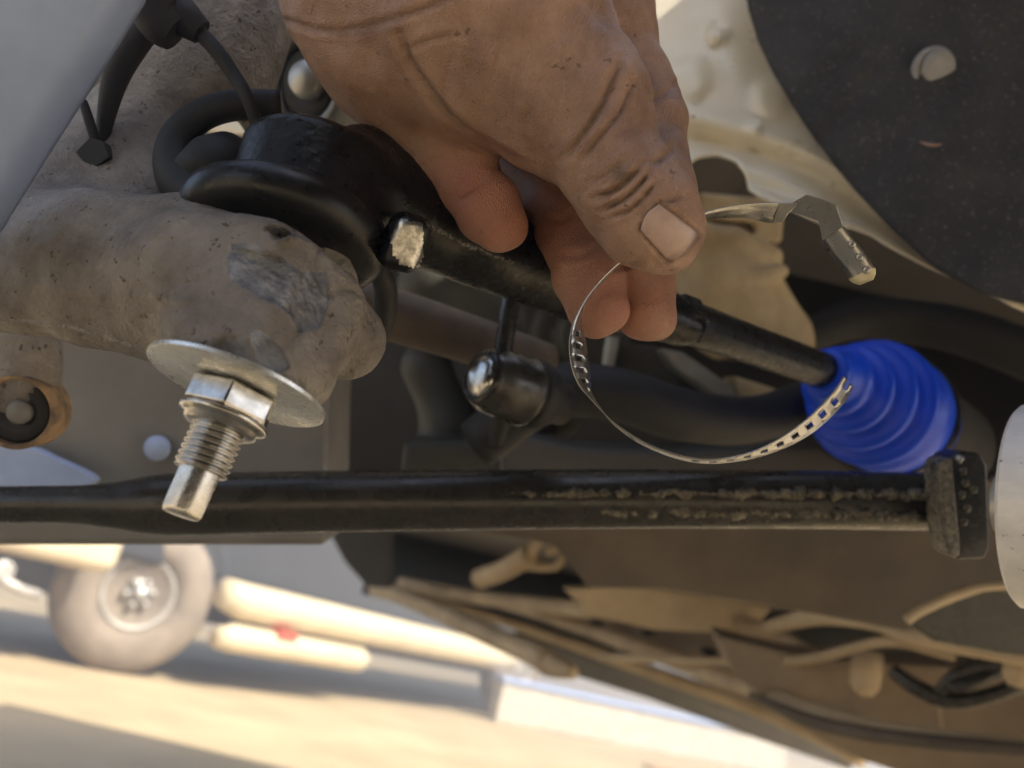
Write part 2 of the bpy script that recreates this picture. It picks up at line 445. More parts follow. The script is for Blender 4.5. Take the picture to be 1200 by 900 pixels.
# underside of the vehicle being repaired: floor pan, added sun-blocking roof, dark engine-bay walls
mk('vehicle_floor', wbox((-.62, .95, .90), (1.5, 3.1, .96)), M['pan'], world=True, kind='structure', bevel=.01)
def holed(x0, x1, y0, y1, z0, z1, holes):
    """a slab with rectangular openings, as one mesh of boxes"""
    xs = sorted({x0, x1, *[h[0] for h in holes], *[h[1] for h in holes]}); ys = sorted({y0, y1, *[h[2] for h in holes], *[h[3] for h in holes]})
    out = []
    for a, b in zip(xs[:-1], xs[1:]):
        for c, d in zip(ys[:-1], ys[1:]):
            mx, my = (a + b) / 2, (c + d) / 2
            if not any(h[0] < mx < h[1] and h[2] < my < h[3] for h in holes): out.append(wbox((a, c, z0), (b, d, z1)))
    return join(*out)
# unseen roof added to block the sun; openings shaped to steer light in
roof = holed(-.75, 1.5, -1.0, 3.0, 1.10, 1.16, [(-.55, .05, -.30, .28), (.06, .185, .22, .46)])
mk('sun_block_roof', roof, M['pan'], world=True, kind='structure')
mk('light_block_wall', wbox((-.60, -1.0, .30), (1.4, -.95, 1.10)), M['dark'], world=True, kind='structure', bevel=.01)  # unseen wall behind the camera, added to block light and darken reflections
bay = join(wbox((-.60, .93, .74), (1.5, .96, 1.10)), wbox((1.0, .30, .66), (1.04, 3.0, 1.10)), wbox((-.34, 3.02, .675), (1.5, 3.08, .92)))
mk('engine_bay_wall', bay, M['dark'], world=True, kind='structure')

# ------------------------------------------------------------------ inner fender panel and liner
def bumpf(x, y, cx, cy, r, hgt):
    q = math.hypot(x - cx, y - cy) / r
    return -hgt * (1 / (1 + math.exp(min((q - 1) * 9, 50))))
RIDGE = [(740, 150), (800, 158), (860, 172), (920, 190), (970, 215), (1030, 258), (1100, 312), (1160, 350)]
def apron_d(x, y):
    d = .47 + (900 - x) * .00009 + (100 - y) * .00012
    q = float(seg_dist(np.array([[x, y]], float), RIDGE)[0])
    d += .0075 * math.exp(-(q / 9) ** 2) - .004 * math.exp(-((q - 22) / 13) ** 2)
    for cx, cy, r in ((805, 95, 24), (905, 115, 21), (840, 40, 12), (925, 62, 9), (770, 130, 10), (885, 150, 8)): d += bumpf(x, y, cx, cy, r, .0028)
    d += .002 * math.sin(x * .021 + 1) * math.sin(y * .017)
    e = y - np.interp(x, [760, 806, 880, 1000, 1150, 1250], [240, 200, 228, 268, 338, 380])
    if e > -14: d -= .006 * min(1, (e + 14) / 14)
    return d
low = [(120, 150), (240, 155), (420, 170), (700, 240), (800, 236), (806, 196), (816, 186), (840, 182), (862, 189), (873, 204), (877, 222), (890, 231),
       (925, 246), (968, 266), (1000, 268), (1022, 276), (1040, 288), (1080, 309), (1150, 341), (1240, 384)]
top = [(120, -160), (500, -160), (900, -160), (1400, -160)]
o = mk('inner_fender_panel', sheet(low, top, apron_d, 170, 60), M['apron'], solid=.0012)
tag(o, 'cream silver painted sheet metal panel with spot weld bumps behind the hand', 'panel')

edge = [(862, -80), (872, -20), (878, 12), (889, 48), (905, 82), (940, 140), (975, 188), (1005, 224), (1050, 272), (1100, 316), (1150, 343), (1205, 356), (1330, 384)]
def liner_d(x, y):
    d = .430 + (1000 - x) * .00006 + (150 - y) * .00010
    for a, b, s in (((1000, 60), (930, 130), 1), ((1030, 80), (960, 170), 1), ((1200, 20), (1010, 210), .7)):
        q = float(seg_dist(np.array([[x, y]], float), [a, b])[0]); d += .0016 * s * math.exp(-(q / 9) ** 2)
    d += .0018 * math.sin(x * .03) * math.sin(y * .023 + .4)
    return d
rt = [(1000, -160), (1130, -150), (1260, -140), (1330, -100), (1340, 0), (1340, 120), (1340, 240), (1340, 330)]
liner = mk('wheel_liner', sheet(edge, rt, liner_d, 110, 60), M['liner'], solid=.003)
tag(liner, 'charcoal felt wheel arch liner with dust specks, upper right', 'liner')
c = cv(1094, 83, liner_d(1094, 83)); ax = norm([.12, .25, -1])
cl = mk('push_clip', lathe(c - ax * .001, ax, [(0, .0118), (.0018, .0118), (.0028, .0112), (.0030, .0100), (.0026, .0092), (.0022, .0090)], 48), M['clip'], liner, split=50)
mk('clip_cap', lathe(c + ax * .0010 + np.array([.0010, -.0012, 0]), ax, [(0, .0088), (.0022, .0088), (.0032, .0080), (.0036, .004), (.0037, .0001)], 40), M['clip'], cl)
# dry leaf scrap lying on the liner
lf = []
for i in range(13):
    t = i / 12; wv = .0021 * math.sin(math.pi * t) ** .7
    for s in (-1, 1):
        x = 1078 + 26 * t; y = 166 + 4 * math.sin(t * 2.4) + s * wv * 1500 * .5
        a = cv(x, y, liner_d(x, y) - .0035 - .002 * math.sin(t * 3) - (.0012 if s > 0 else 0)); lf.append(a)
o = mk('leaf_scrap', (np.array(lf), [(2 * i, 2 * i + 1, 2 * i + 3, 2 * i + 2) for i in range(12)]), M['leaf'], solid=.0004)
tag(o, 'small curled reddish dry leaf scrap stuck on the charcoal liner', 'leaf')

# ------------------------------------------------------------------ pale shield, cable
sh_edge = [(190, -90), (166, 0), (120, 75), (70, 152), (30, 215), (0, 264), (-60, 350)]
sh_far = [(-120, -120), (-160, -40), (-190, 40), (-200, 120), (-200, 200), (-200, 280), (-200, 360)]
def sh_d(x, y):
    q = x * .85 + y * .53 - 140
    return .20 + .00005 * q + .010 * max(0, 1 + q / 45) ** 2 * (q > -45) + .00003 * y
o = mk('brake_dust_shield', sheet(sh_edge, sh_far, sh_d, 60, 50), M['shield'], solid=.0022)
tag(o, 'pale blue grey metal shield filling the top left corner', 'shield')

cb = empty('sensor_cable', W(100, 190, .26), 'black sensor cable with moulded plug running over the rusty knuckle', 'cable')
mk('plug', join(pxtube([(150, -60, .245, 30), (178, -10, .245, 34), (190, 22, .246, 30), (208, 38, .247, 24)], 20, 5),
                pxtube([(185, -8, .247, 20), (212, 18, .247, 22), (236, 38, .248, 15)], 20, 5)), M['rubberdull'], cb, split=60)
mk('cable_run', pxtube([(225, 30, .248, 9), (250, 55, .248, 9), (272, 85, .248, 8.5), (290, 115, .247, 8), (306, 160, .25, 8)], 16), M['rubberdull'], cb)
mk('cable_run', pxtube([(176, 30, .25, 15), (158, 50, .252, 17), (140, 80, .254, 16), (130, 110, .256, 13), (122, 150, .258, 9), (118, 178, .258, 8), (128, 205, .258, 7), (142, 232, .258, 6.5), (170, 250, .262, 6)], 16), M['rubberdull'], cb)
mk('cable_clip', join(prism([(88, 178), (105, 160), (122, 166), (128, 184), (112, 196), (98, 190)], .252, .008),
                      pxtube([(97, 118, .252, 5), (104, 140, .252, 6), (112, 165, .254, 6)], 10, 4)), M['rubberdull'], cb, bevel=.001)

# ------------------------------------------------------------------ steering knuckle (cast, worn)
AX = norm([-.288, .916, -.38])                   # stud axis, downwards
WC = cv(280, 450, .200)                          # centre of washer face
Fd = Field(cv(-130, -120, .30) * [1, 1, 0] + [0, 0, .165], [-.026, .045, .345], .00085)
up = lambda t: WC - AX * t
arm = Fd.chain([(345, 345, .225, 78), (230, 325, .230, 74), (100, 312, .238, 64), (-120, 300, .245, 66)], .012)
boss = Fd.cyl(WC, -AX, .0005, .0360, .0205, .006)
lobe = Fd.chain([(370, 385, .222, 62), (405, 398, .226, 47)], .01)
arm = smin(arm, Fd.chain([(-120, 285, .245, 44), (120, 292, .236, 44), (250, 302, .228, 42), (330, 305, .222, 42)], .01), .012)
arm = smax(arm, Fd.plane(cv(120, 330, .2205), norm([.10, .12, -1])), .006)
bridge = Fd.chain([(318, 338, .2065, 62), (235, 328, .2150, 70), (130, 318, .2290, 66)], .012)
f = smin(smin(smin(arm, bridge, .012), boss, .008), lobe, .005)
f = smax(f, Fd.plane(WC - AX * .02 + norm([-.05, -.383, -.92]) * .0175, norm([-.05, -.383, -.92])), .004)
f = smax(f, Fd.plane(cv(408, 330, .211), norm([.80, -.25, -.55])), .003)
# lower flange of the arm
f = smin(f, Fd.chain([(215, 395, .217, 22), (110, 372, .226, 14), (20, 362, .23, 14), (-120, 378, .235, 16)], .006), .014)
uprt = Fd.chain([(20, 270, .275, 92), (150, 190, .285, 62), (235, 95, .292, 62), (262, 20, .297, 60), (250, -80, .30, 70)], .02)
uprt = smin(uprt, Fd.chain([(60, 260, .265, 70), (150, 235, .268, 44), (195, 250, .262, 36)], .012), .02)
f = smin(f, uprt, .020)
f = smax(f, -Fd.cap(cv(264, 160, .24), cv(264, 160, .34), .0058, .0075), .003)
v, q = Fd.mesh(f); p = pxof(v); nn = vnormals(v, q)
WORN = [([(266, 300), (276, 290), (330, 300), (352, 318), (382, 318), (388, 345), (372, 385), (350, 388), (338, 368), (300, 345), (268, 328)], 1.0),
        ([(252, 400), (268, 388), (290, 395), (296, 420), (270, 422), (248, 415)], .42),
        ([(292, 388), (305, 386), (330, 408), (340, 432), (318, 440), (300, 425)], .9),
        ([(314, 266), (330, 263), (352, 275), (348, 282), (325, 282)], .75),
        ([(270, 285), (300, 286), (318, 298), (300, 300), (272, 294)], .9)]
worn_glint = np.zeros(len(v)); nz = nn[:, 2] < -.05
FACETS = [([(264, 302), (278, 292), (326, 300), (352, 320), (338, 362), (300, 345), (268, 330)], .0011, (-.02, -.10)), ([(352, 320), (382, 316), (389, 345), (372, 385), (352, 388), (338, 362)], .0009, (.10, .05)),
          ([(252, 402), (268, 389), (290, 395), (296, 422), (250, 420)], .0010, (-.1, .08)), ([(292, 388), (305, 386), (330, 408), (340, 432), (318, 440), (300, 425)], .0014, (.06, .10)),
          ([(314, 268), (330, 266), (350, 277), (346, 284), (325, 284)], .0002, (0, 0))]
def inside(poly, soft=4.0):
    d_ = seg_dist(p, list(poly) + [poly[0]]); return np.clip(.5 + np.where(in_poly(p, poly), d_, -d_) / soft, 0, 1)
for poly, a in WORN: worn_glint = np.maximum(worn_glint, a * inside(poly, 6) * nz * (v[:, 2] < .225))
for poly, dep, tl in FACETS:                      # struck or ground flat: push the surface to a plane
    k_ = inside(poly, 5) * nz * (v[:, 2] < .23); m = k_ > .9
    if m.sum() < 20: continue
    co = np.linalg.lstsq(np.c_[v[m, 0], v[m, 1], np.ones(m.sum())], v[m, 2], rcond=None)[0]
    mm_ = k_ > 0; w_ = v[mm_]
    pl = w_[:, 0] * co[0] + w_[:, 1] * co[1] + co[2] + (w_[:, 0] - v[m, 0].mean()) * tl[0] + (w_[:, 1] - v[m, 1].mean()) * tl[1] + dep
    pl += .00010 * np.sin(w_[:, 0] * 1300 + w_[:, 1] * 500)
    v[mm_, 2] = w_[:, 2] * (1 - k_[mm_]) + pl * k_[mm_]
worn_glint = np.maximum(worn_glint, .55 * np.exp(-(seg_dist(p, [(0, 374), (60, 378), (120, 393), (185, 416)]) / 4) ** 2))
worn_glint = np.maximum(worn_glint, .50 * np.exp(-(seg_dist(p, [(362, 352), (366, 372), (350, 395), (345, 415)]) / 3) ** 2) * nz)
cast = np.zeros(len(v))
for k in range(26):
    wl = rng.uniform(.0022, .011); d_ = norm(rng.normal(0, 1, 3)) * 2 * math.pi / wl; cast += np.sin(v @ d_ + rng.uniform(0, 6)) * wl * .0036
pit = np.clip(cast / .00005 - 1.2, 0, 2)
stepd = np.zeros(len(v))
for ln, amt, wd in (([(378, 284), (371, 306), (376, 332), (388, 346)], .0010, 3.5), ([(388, 346), (412, 338), (434, 352)], .0007, 4), ([(352, 388), (340, 402), (347, 425), (352, 450)], .0009, 3.5), ([(0, 330), (120, 345), (230, 352)], -.0005, 6), ([(330, 262), (352, 274), (378, 284)], .0005, 3)):
    stepd += amt * np.exp(-(seg_dist(p, cr(ln, 5)) / wd) ** 2) * nz
v = v + nn * (-stepd + cast * (worn_glint < .3) - pit * .00012 + rng.normal(0, 1, len(v)) * .00003)[:, None]
kn = mk('steering_knuckle', (v, q), M['casting'], attrs={'worn_glint': worn_glint})
tag(kn, 'rusty brown cast steering knuckle arm with shiny hammered flats', 'knuckle')

# ------------------------------------------------------------------ washer, nut, stud
ang = lathe(WC, AX, [(0.0, .0072), (0.0, .0205), (.0003, .0213), (.0012, .0213), (.0015, .0207), (.0015, .0072)], 96)
ws = mk('large_washer', (ang[0], ang[1][:-2]), M['zinc'], split=40)
tag(ws, 'large flat bright zinc washer clamped under the knuckle', 'washer')
nut = empty('hex_nut', to_world(WC + AX * .012), 'shiny hexagonal flange nut below the flat washer', 'nut')
hexv = lathe(WC, AX, [(.0018, .0098), (.0024, .0108), (.0078, .0108), (.0086, .0100)], 6, ph=.35)
mk('hex_body', hexv, M['chrome'], nut, bevel=.0006)
mk('flange', lathe(WC, AX, [(.0080, .0085), (.0082, .0098), (.0090, .0104), (.0098, .0102), (.0102, .0092), (.0106, .0086), (.0116, .0084), (.0120, .0074), (.0120, .006)], 64), M['chrome'], nut, split=60)
stud = empty('ball_joint_stud', to_world(WC + AX * .033), 'threaded silver stud with smooth round tip pointing down', 'stud')
# helical thread
TV, TF = [], []; pitch = .00150; n = 48; t0, t1 = .0108, .0222; ax_, u_, b_ = frame(AX)
rows = int((t1 - t0) / pitch * 14)
for j in range(rows + 1):
    t = t0 + (t1 - t0) * j / rows
    for i in range(n):
        a = 2 * math.pi * i / n; ph = ((t / pitch) - i / n) % 1
        r = .0053 + .00085 * min(1, (1 - abs(2 * ph - 1)) * 1.25)
        TV.append(WC + ax_ * t + (u_ * math.cos(a) + b_ * math.sin(a)) * r)
for j in range(rows):
    for i in range(n):
        k = (i + 1) % n; TF.append((j * n + i, j * n + k, (j + 1) * n + k, (j + 1) * n + i))
TF.append(tuple(range(rows * n, (rows + 1) * n)))
mk('thread', (np.array(TV), TF), M['chrome'], stud)
mk('tip', lathe(WC, AX, [(.0215, .0046), (.0315, .0044), (.0324, .0041), (.0326, .0039), (.0326, .0001)], 48), M['studsteel'], stud, split=50)

# ------------------------------------------------------------------ tie rod end
tre = empty('tie_rod_end', W(360, 300, .215), 'black tie rod end with round socket and thick steel shank', 'tie rod')
CB, CT = cv(352, 258, .232), cv(370, 180, .239); CA = norm(CT - CB); CL = np.linalg.norm(CT - CB)
Fd = Field([-.085, -.085, .185], [.085, .004, .345], .0008)
cup = Fd.cyl(CB, CA, -.002, CL, .0197, .003)
cup = smin(cup, Fd.cyl(CB, CA, CL - .006, CL + .001, .0166, .002), .003)
shk = Fd.chain([(425, 210, .248, 62), (480, 252, .256, 60), (560, 288, .272, 57), (680, 335, .298, 44), (800, 378, .322, 28)], .006)
# flats on the shank
d0 = norm(cv(800, 378, .322) - cv(480, 250, .246))
def flat(px, py, d, n, rpx):
    n = norm(np.asarray(n) - d0 * (np.asarray(n) @ d0)); return Fd.plane(cv(px, py, d) + n * rpx * d / FPX, n)
shk = smax(shk, flat(560, 285, .268, (-.25, .75, -.6), 50), .004)
shk = smax(shk, flat(560, 285, .268, (.3, -.5, -.8), 50), .004)
shk = smax(shk, flat(560, 285, .268, (-.3, .9, .5), 51), .004)
f = smin(cup, shk, .010)
f = smin(f, Fd.box(cv(474, 284, .2305), (norm([.85, .35, .35]), norm([-.3, .92, .2]), norm([-.25, -.25, 1])), (.0050, .0078, .006), .0030), .006)
v, q = Fd.mesh(f); p = pxof(v); nn = vnormals(v, q)
worn_glint = 1.0 * (in_poly(p, [(455, 262), (470, 256), (494, 262), (496, 300), (490, 316), (470, 310), (460, 296)]) & (nn[:, 2] < .1))  # bright patch is a ground reflection put into the paint colour
worn_glint = np.maximum(worn_glint, .40 * np.exp(-(seg_dist(p, [(500, 262), (540, 285), (600, 308)]) / 7) ** 2))
worn_glint = np.maximum(worn_glint, .42 * np.exp(-(seg_dist(p, [(565, 338), (592, 350)]) / 6) ** 2))
v = v + nn * (rng.normal(0, 1, len(v)) * .00005)[:, None]
mk('socket', (v, q), M['blackpaint'], tre, attrs={'worn_glint': worn_glint})
BC = cv(332, 284, .2330); BA = norm(CA + np.array([.0, .03, .05]))
mk('dust_boot', lathe(BC, BA, [(-.0035, .010), (-.0040, .0190), (-.0034, .0230), (-.0020, .0258), (.0002, .0274), (.0036, .0280), (.0066, .0272), (.0086, .0248), (.0096, .0220), (.0110, .0205), (.0125, .0200), (.013, .015)], 96,
     wob=lambda a, t: .025 * math.sin(2 * a + .6)), M['rubber'], tre)
mk('inner_rod', pxtube([(770, 366, .316, 27), (812, 380, .328, 26), (880, 404, .36, 23), (985, 442, .41, 21)], 32), M['blackpaint'], tre)
mk('gap_glint_stub', lathe(cv(606, 204, .300), norm([.2, -.3, -1]), [(0, .0062), (.004, .0062), (.005, .0045), (.010, .0040), (.012, .0030), (.013, .0001)], 20), M['chrome'], tre)  # added metal stub, put in for a glint between the fingers
mk('gap_dark_stub', lathe(cv(606, 206, .312), norm([.2, -.3, -1]), [(-.03, .016), (.006, .013), (.010, .009), (.010, .001)], 24), M['blackpaint'], tre)  # added black stub that darkens the gap behind the glint
jd = norm(cv(880, 404, .36) - cv(790, 372, .32))
mk('jam_nut', lathe(cv(788, 372, .320), jd, [(0, .0092), (.001, .0102), (.011, .0102), (.012, .0092)], 6, ph=.3), M['blackpaint'], tre, bevel=.0006)

# rubber loop behind the socket
o = mk('rubber_bump_stop', pxtube([(300, 245, .243, 30), (250, 238, .246, 32), (212, 212, .250, 27), (205, 172, .253, 22), (228, 140, .255, 19), (270, 124, .256, 18), (330, 124, .258, 18)], 24), M['rubberdull'])
tag(o, 'thick black rubber loop curving behind the round socket', 'rubber loop')
o = mk('rubber_bush', lathe(cv(252, 200, .252), norm([.3, -.5, .8]), [(-.010, .004), (-.008, .0085), (.0, .0105), (.008, .0095), (.012, .006)], 32), M['rubberdull'])
tag(o, 'dark rubber bush seen inside the black loop', 'bush')

# strut bush above the socket, half behind the hand
sb = empty('strut_bush', W(365, 130, .36), 'grey metal ring with rubber bush peeking out beside the wrist', 'bush')
cc = cv(372, 100, .36); sa = norm([-.45, .1, -.88])
mk('bush_ring', (lambda r: (r[0], r[1][:-2]))(lathe(cc, sa, [(-.01, .0165), (.008, .0165), (.010, .018), (.010, .0215), (.007, .0235), (-.012, .0235)], 56)), M['greyalu'], sb)
mk('rubber_insert', lathe(cc, sa, [(-.01, .0160), (.004, .0160), (.007, .013), (.006, .009)], 40), M['rubberdull'], sb)
mk('bolt', lathe(cc + np.array([.003, 0, 0]), sa, [(0, .008), (.012, .008), (.015, .0065), (.016, .001)], 32), M['lug'], sb)

# ------------------------------------------------------------------ the hand
Fd = Field([-.082, -.145, .170], [.062, -.002, .325], .00062)
hyp = Fd.chain([(405, -190, .250, 112), (447, -50, .247, 108), (474, 34, .246, 96), (503, 92, .252, 84)], .02)
thn = Fd.chain([(520, -120, .245, 120), (575, 20, .234, 122), (652, 110, .227, 82)], .02)
back = Fd.chain([(560, -160, .275, 120), (640, 0, .280, 100), (690, 40, .280, 62)], .02)
palm = smin(smin(hyp, thn, .009), back, .02)
thumb = Fd.chain([(640, 90, .228, 84), (690, 140, .2225, 67), (726, 208, .2165, 50), (747, 240, .2145, 44), (768, 264, .2138, 41), (785, 279, .2140, 35)], .010)
hand = smin(palm, thumb, .010)
ring_ = Fd.chain([(590, 120, .288, 44), (652, 228, .274, 40), (668, 268, .266, 36.5), (690, 326, .254, 39), (699, 360, .250, 36.5)], .004)
mid_ = Fd.chain([(650, 110, .288, 44), (710, 235, .272, 39), (728, 280, .267, 36), (750, 330, .261, 38.5), (759, 367, .258, 36)], .004)
pin_ = Fd.chain([(490, 128, .268, 46), (528, 190, .253, 38), (545, 212, .249, 34.5), (574, 246, .243, 36), (588, 264, .241, 31.5)], .004)
idx_ = Fd.chain([(690, 15, .272, 62), (738, 95, .266, 46), (760, 150, .261, 44), (771, 195, .251, 37), (775, 226, .245, 38), (780, 285, .232, 34)], .004)
for fg, k in ((ring_, .006), (mid_, .006), (pin_, .010), (idx_, .012)):
    hand = np.minimum(hand, smin(palm, fg, k))
v, q = Fd.mesh(hand); HF = hand; HFd = Fd
p = pxof(v); nn = vnormals(v, q)
front = np.clip(-nn[:, 2] * 3 + .3, 0, 1); dz = np.zeros(len(v)); grime = np.zeros(len(v))
def crease(line, amt, wd, gr=.5, zmax=9, side=0):
    global dz, grime
    d = seg_dist(p, cr(line, 6)); e = np.exp(-(d / wd) ** 2) * front * (v[:, 2] < zmax)
    # fade at both ends
    a, b = np.array(line[0]), np.array(line[-1])
    e *= np.clip(np.minimum(np.linalg.norm(p - a, axis=1), np.linalg.norm(p - b, axis=1)) / (wd * 3), .15, 1)
    dz = dz + amt * e - amt * .45 * np.exp(-((d - wd * 2.2) / (wd * 1.3)) ** 2) * front * (v[:, 2] < zmax); grime = np.maximum(grime, gr * e)
mm = .001
crease([(316, 20), (345, 26), (372, 35), (420, 33), (480, 16), (540, -8)], .55 * mm, 4, .35)
crease([(390, 42), (420, 41), (448, 34)], .25 * mm, 3, .25)
crease([(470, 40), (480, 70), (498, 100), (530, 138), (575, 172), (625, 196)], 1.0 * mm, 5, .45)
crease([(478, 58), (500, 48), (530, 40)], .5 * mm, 4, .3)
for ln, a in (([(592, 22), (580, 75), (566, 124)], .20), ([(615, 22), (609, 80), (598, 140)], .26), ([(643, 40), (632, 95), (616, 146)], .22),
              ([(562, 44), (546, 90), (538, 124)], .14), ([(664, 66), (653, 120), (638, 165)], .18), ([(576, 108), (586, 140), (604, 164)], .12), ([(532, 56), (520, 95), (525, 126)], .12),
              ([(602, 60), (594, 100), (584, 150)], .12), ([(626, 90), (618, 130), (612, 170)], .14), ([(650, 30), (660, 60), (650, 100)], .1), ([(540, 20), (552, 50), (550, 80)], .1), ([(690, 20), (684, 60), (670, 100)], .14)):
    crease(ln, a * mm, 4.0, .16)
crease([(728, 70), (712, 110), (690, 150), (662, 186)], .8 * mm, 4.5, .5)
crease([(742, 96), (728, 130), (706, 158), (684, 186)], .6 * mm, 3.6, .45)
crease([(696, 232), (722, 222), (744, 204), (752, 194)], .85 * mm, 3.2, .75, .235)
crease([(704, 247), (730, 234), (752, 214), (760, 202)], .85 * mm, 3.0, .8, .235)
crease([(716, 254), (738, 246), (758, 228), (768, 214)], .7 * mm, 2.8, .7, .235)
crease([(712, 226), (730, 212), (742, 200)], .5 * mm, 2.4, .6, .235)
crease([(690, 212), (712, 203), (734, 186)], .45 * mm, 3, .4, .235)
crease([(762, 192), (776, 186), (790, 174)], .5 * mm, 4, .5); crease([(764, 238), (784, 236), (800, 230)], .45 * mm, 3.5, .5); crease([(760, 120), (776, 112), (790, 100)], .4 * mm, 3.5, .3)
crease([(664, 300), (682, 300), (704, 288)], .7 * mm, 4, .4); crease([(712, 312), (730, 312), (752, 302)], .6 * mm, 4, .4)
crease([(528, 232), (548, 222), (566, 206)], .6 * mm, 4, .4); crease([(640, 258), (660, 256), (680, 246)], .5 * mm, 4, .35)
sm = lambda cx, cy, r, a: a * np.exp(-(((p - [cx, cy]) ** 2).sum(1)) / r ** 2) * front
grime = np.maximum.reduce([grime, sm(727, 203, 13, .65), sm(596, 256, 6, .5), sm(620, 110, 60, .12), sm(760, 90, 30, .2), sm(700, 385, 18, .15), sm(640, 60, 26, .15), sm(560, 90, 30, .14), sm(690, 170, 24, .2), sm(470, 120, 34, .16), sm(790, 150, 18, .3), sm(745, 150, 16, .2), sm(660, 170, 14, .25)])
tipd = seg_dist(p, [(782, 306), (800, 298), (818, 280)])
grime = np.maximum(grime, .7 * np.exp(-(tipd / 4.5) ** 2) * (v[:, 2] < .225))
# side walls of the nail groove
NAIL = [(751, 269), (772, 240), (817, 272), (783, 305)]
nd = seg_dist(p, [NAIL[3], NAIL[0], NAIL[1], NAIL[2]]); tz = (v[:, 2] < .225)
dz += .45 * mm * np.exp(-(nd / 3.0) ** 2) * tz * front - .5 * mm * np.exp(-((nd - 6) / 4) ** 2) * tz * front * ~in_poly(p, NAIL)
grime = np.maximum(grime, .35 * np.exp(-(nd / 3.0) ** 2) * tz)
lump = sum(a * np.sin(v @ np.array(k) + ph) for a, k, ph in ((.0003, (190, 140, 90), .3), (.00025, (-160, 260, 120), 1.7), (.00018, (420, -310, 200), .9), (.00015, (330, 480, -260), 2.2)))
v = v - nn * dz[:, None] + nn * lump[:, None]
tips = ((590, 262, 60, 1.7), (700, 360, 75, 1), (758, 365, 75, .9), (660, 260, 45, 1), (540, 210, 40, 1.4))
blush = np.clip(sum(a_ * np.exp(-(((p - [cx, cy]) ** 2).sum(1)) / r ** 2) for cx, cy, r, a_ in tips), 0, 1.8) * .42 * (v[:, 2] > .222)
hand_o = mk('hand', (v, q), M['skin'], attrs={'grime': grime, 'blush': blush})
tag(hand_o, 'grimy bare left hand pinching the thin steel band', 'hand')

def front_depth(px, py, z0=.20, z1=.24):
    """depth where the line of sight first meets the hand"""
    zs = np.arange(z0, z1, .0002); P = np.stack([(px - 600) / FPX * zs, (py - 450) / FPX * zs, zs], 1)
    i = np.clip(np.round((P - HFd.o) / HFd.h).astype(int), 0, np.array(HF.shape) - 1)
    g_ = HF[i[:, 0], i[:, 1], i[:, 2]]; k = np.argmax(g_ < 0)
    return zs[k] + (g_[k] if abs(g_[k]) < .001 else 0)
nv, nf = [], []; K = 16; gg = []
P4 = np.array(NAIL, float)
zz = np.zeros((K + 1, K + 1)); XY = np.zeros((K + 1, K + 1, 2))
for i in range(K + 1):
    for j in range(K + 1):
        s, t = i / K, j / K                        # s along the nail, t across
        a = P4[0] * (1 - t) + P4[1] * t; b = P4[3] * (1 - t) + P4[2] * t
        bow = (math.sin(math.pi * t) * (7 * s - 5 * (1 - s)))
        xy = a * (1 - s) + b * s + norm((P4[3] + P4[2]) - (P4[0] + P4[1])) * bow * (1 if s > .5 else 1) * abs(2 * s - 1)
        XY[i, j] = xy; zz[i, j] = front_depth(*xy)
for _ in range(6):
    z2 = zz.copy(); z2[1:-1, 1:-1] = (zz[:-2, 1:-1] + zz[2:, 1:-1] + zz[1:-1, :-2] + zz[1:-1, 2:]) / 4
    z2[0, 1:-1] = (zz[0, :-2] + zz[0, 2:] + 2 * zz[0, 1:-1]) / 4; z2[-1, 1:-1] = (zz[-1, :-2] + zz[-1, 2:] + 2 * zz[-1, 1:-1]) / 4; zz = z2
for i in range(K + 1):
    for j in range(K + 1):
        s, t = i / K, j / K; e = min(t, 1 - t, .25) / .25
        nv.append(cv(*XY[i, j], zz[i, j] - .00035 - .0005 * e ** .5 * min(1, .3 + s)))
        gg.append(max(0, (s - .88) / .12) * .8)
for i in range(K):
    for j in range(K): nf.append((i * (K + 1) + j, (i + 1) * (K + 1) + j, (i + 1) * (K + 1) + j + 1, i * (K + 1) + j + 1))
mk('thumbnail', (np.array(nv), nf), M['nail'], hand_o, attrs={'grime': gg}, solid=.0006)

# ------------------------------------------------------------------ clamp band
# rows: px, py, d, width vector (px right, px down) ; the rest of the 7 mm lies along the line of sight
BW = .0078
band = [(1031, 325, .2300, -20, 9), (1018, 302, .2305, -20, 11), (1003, 282, .2310, -20, 13), (988, 265, .2312, -17, 14)]
body = [(922, 238.5, .2302, -2, 17), (905, 237.5, .2298, 0, 17), (880, 238.5, .2290, 0, 10), (845, 244, .2280, 0, 5), (815, 254, .2265, 0, 2.5), (775, 276, .2285, 1, 3), (735, 300, .2320, 1.5, 2.5),
        (706, 326, .2320, 2, 2), (686, 351, .2310, 3, 1.5), (674, 374, .2300, 9, 1), (669, 388, .2295, 18, 3), (667, 408, .2290, 23, 4), (670, 430, .2285, 23, 3), (678, 450, .2280, 17, 0), (692, 467, .2275, 6, -3),
        (722, 497, .2270, 2.5, 3), (768, 524, .2265, 1, 5), (822, 538, .2268, 1, 7), (870, 533, .2275, 5, 10), (910, 516, .2282, 11, 14), (945, 491, .2288, 16, 17), (975, 461, .2290, 19, 16), (989, 441, .2290, 20, 13)]
def strip(rows, n, holes=None, hw=.30):
    q = cr(rows, n); C = np.array([cv(*r[:3]) for r in q]); Wd = []
    for r in q:
        a = np.array([r[3], r[4], 0]) * r[2] / FPX; m2 = a @ a
        a[2] = math.sqrt(max(BW ** 2 - m2, 0)); Wd.append(a)
    Wd = np.array(Wd); s = np.r_[0, np.cumsum(np.linalg.norm(np.diff(C, axis=0), axis=1))]
    return C, Wd, s
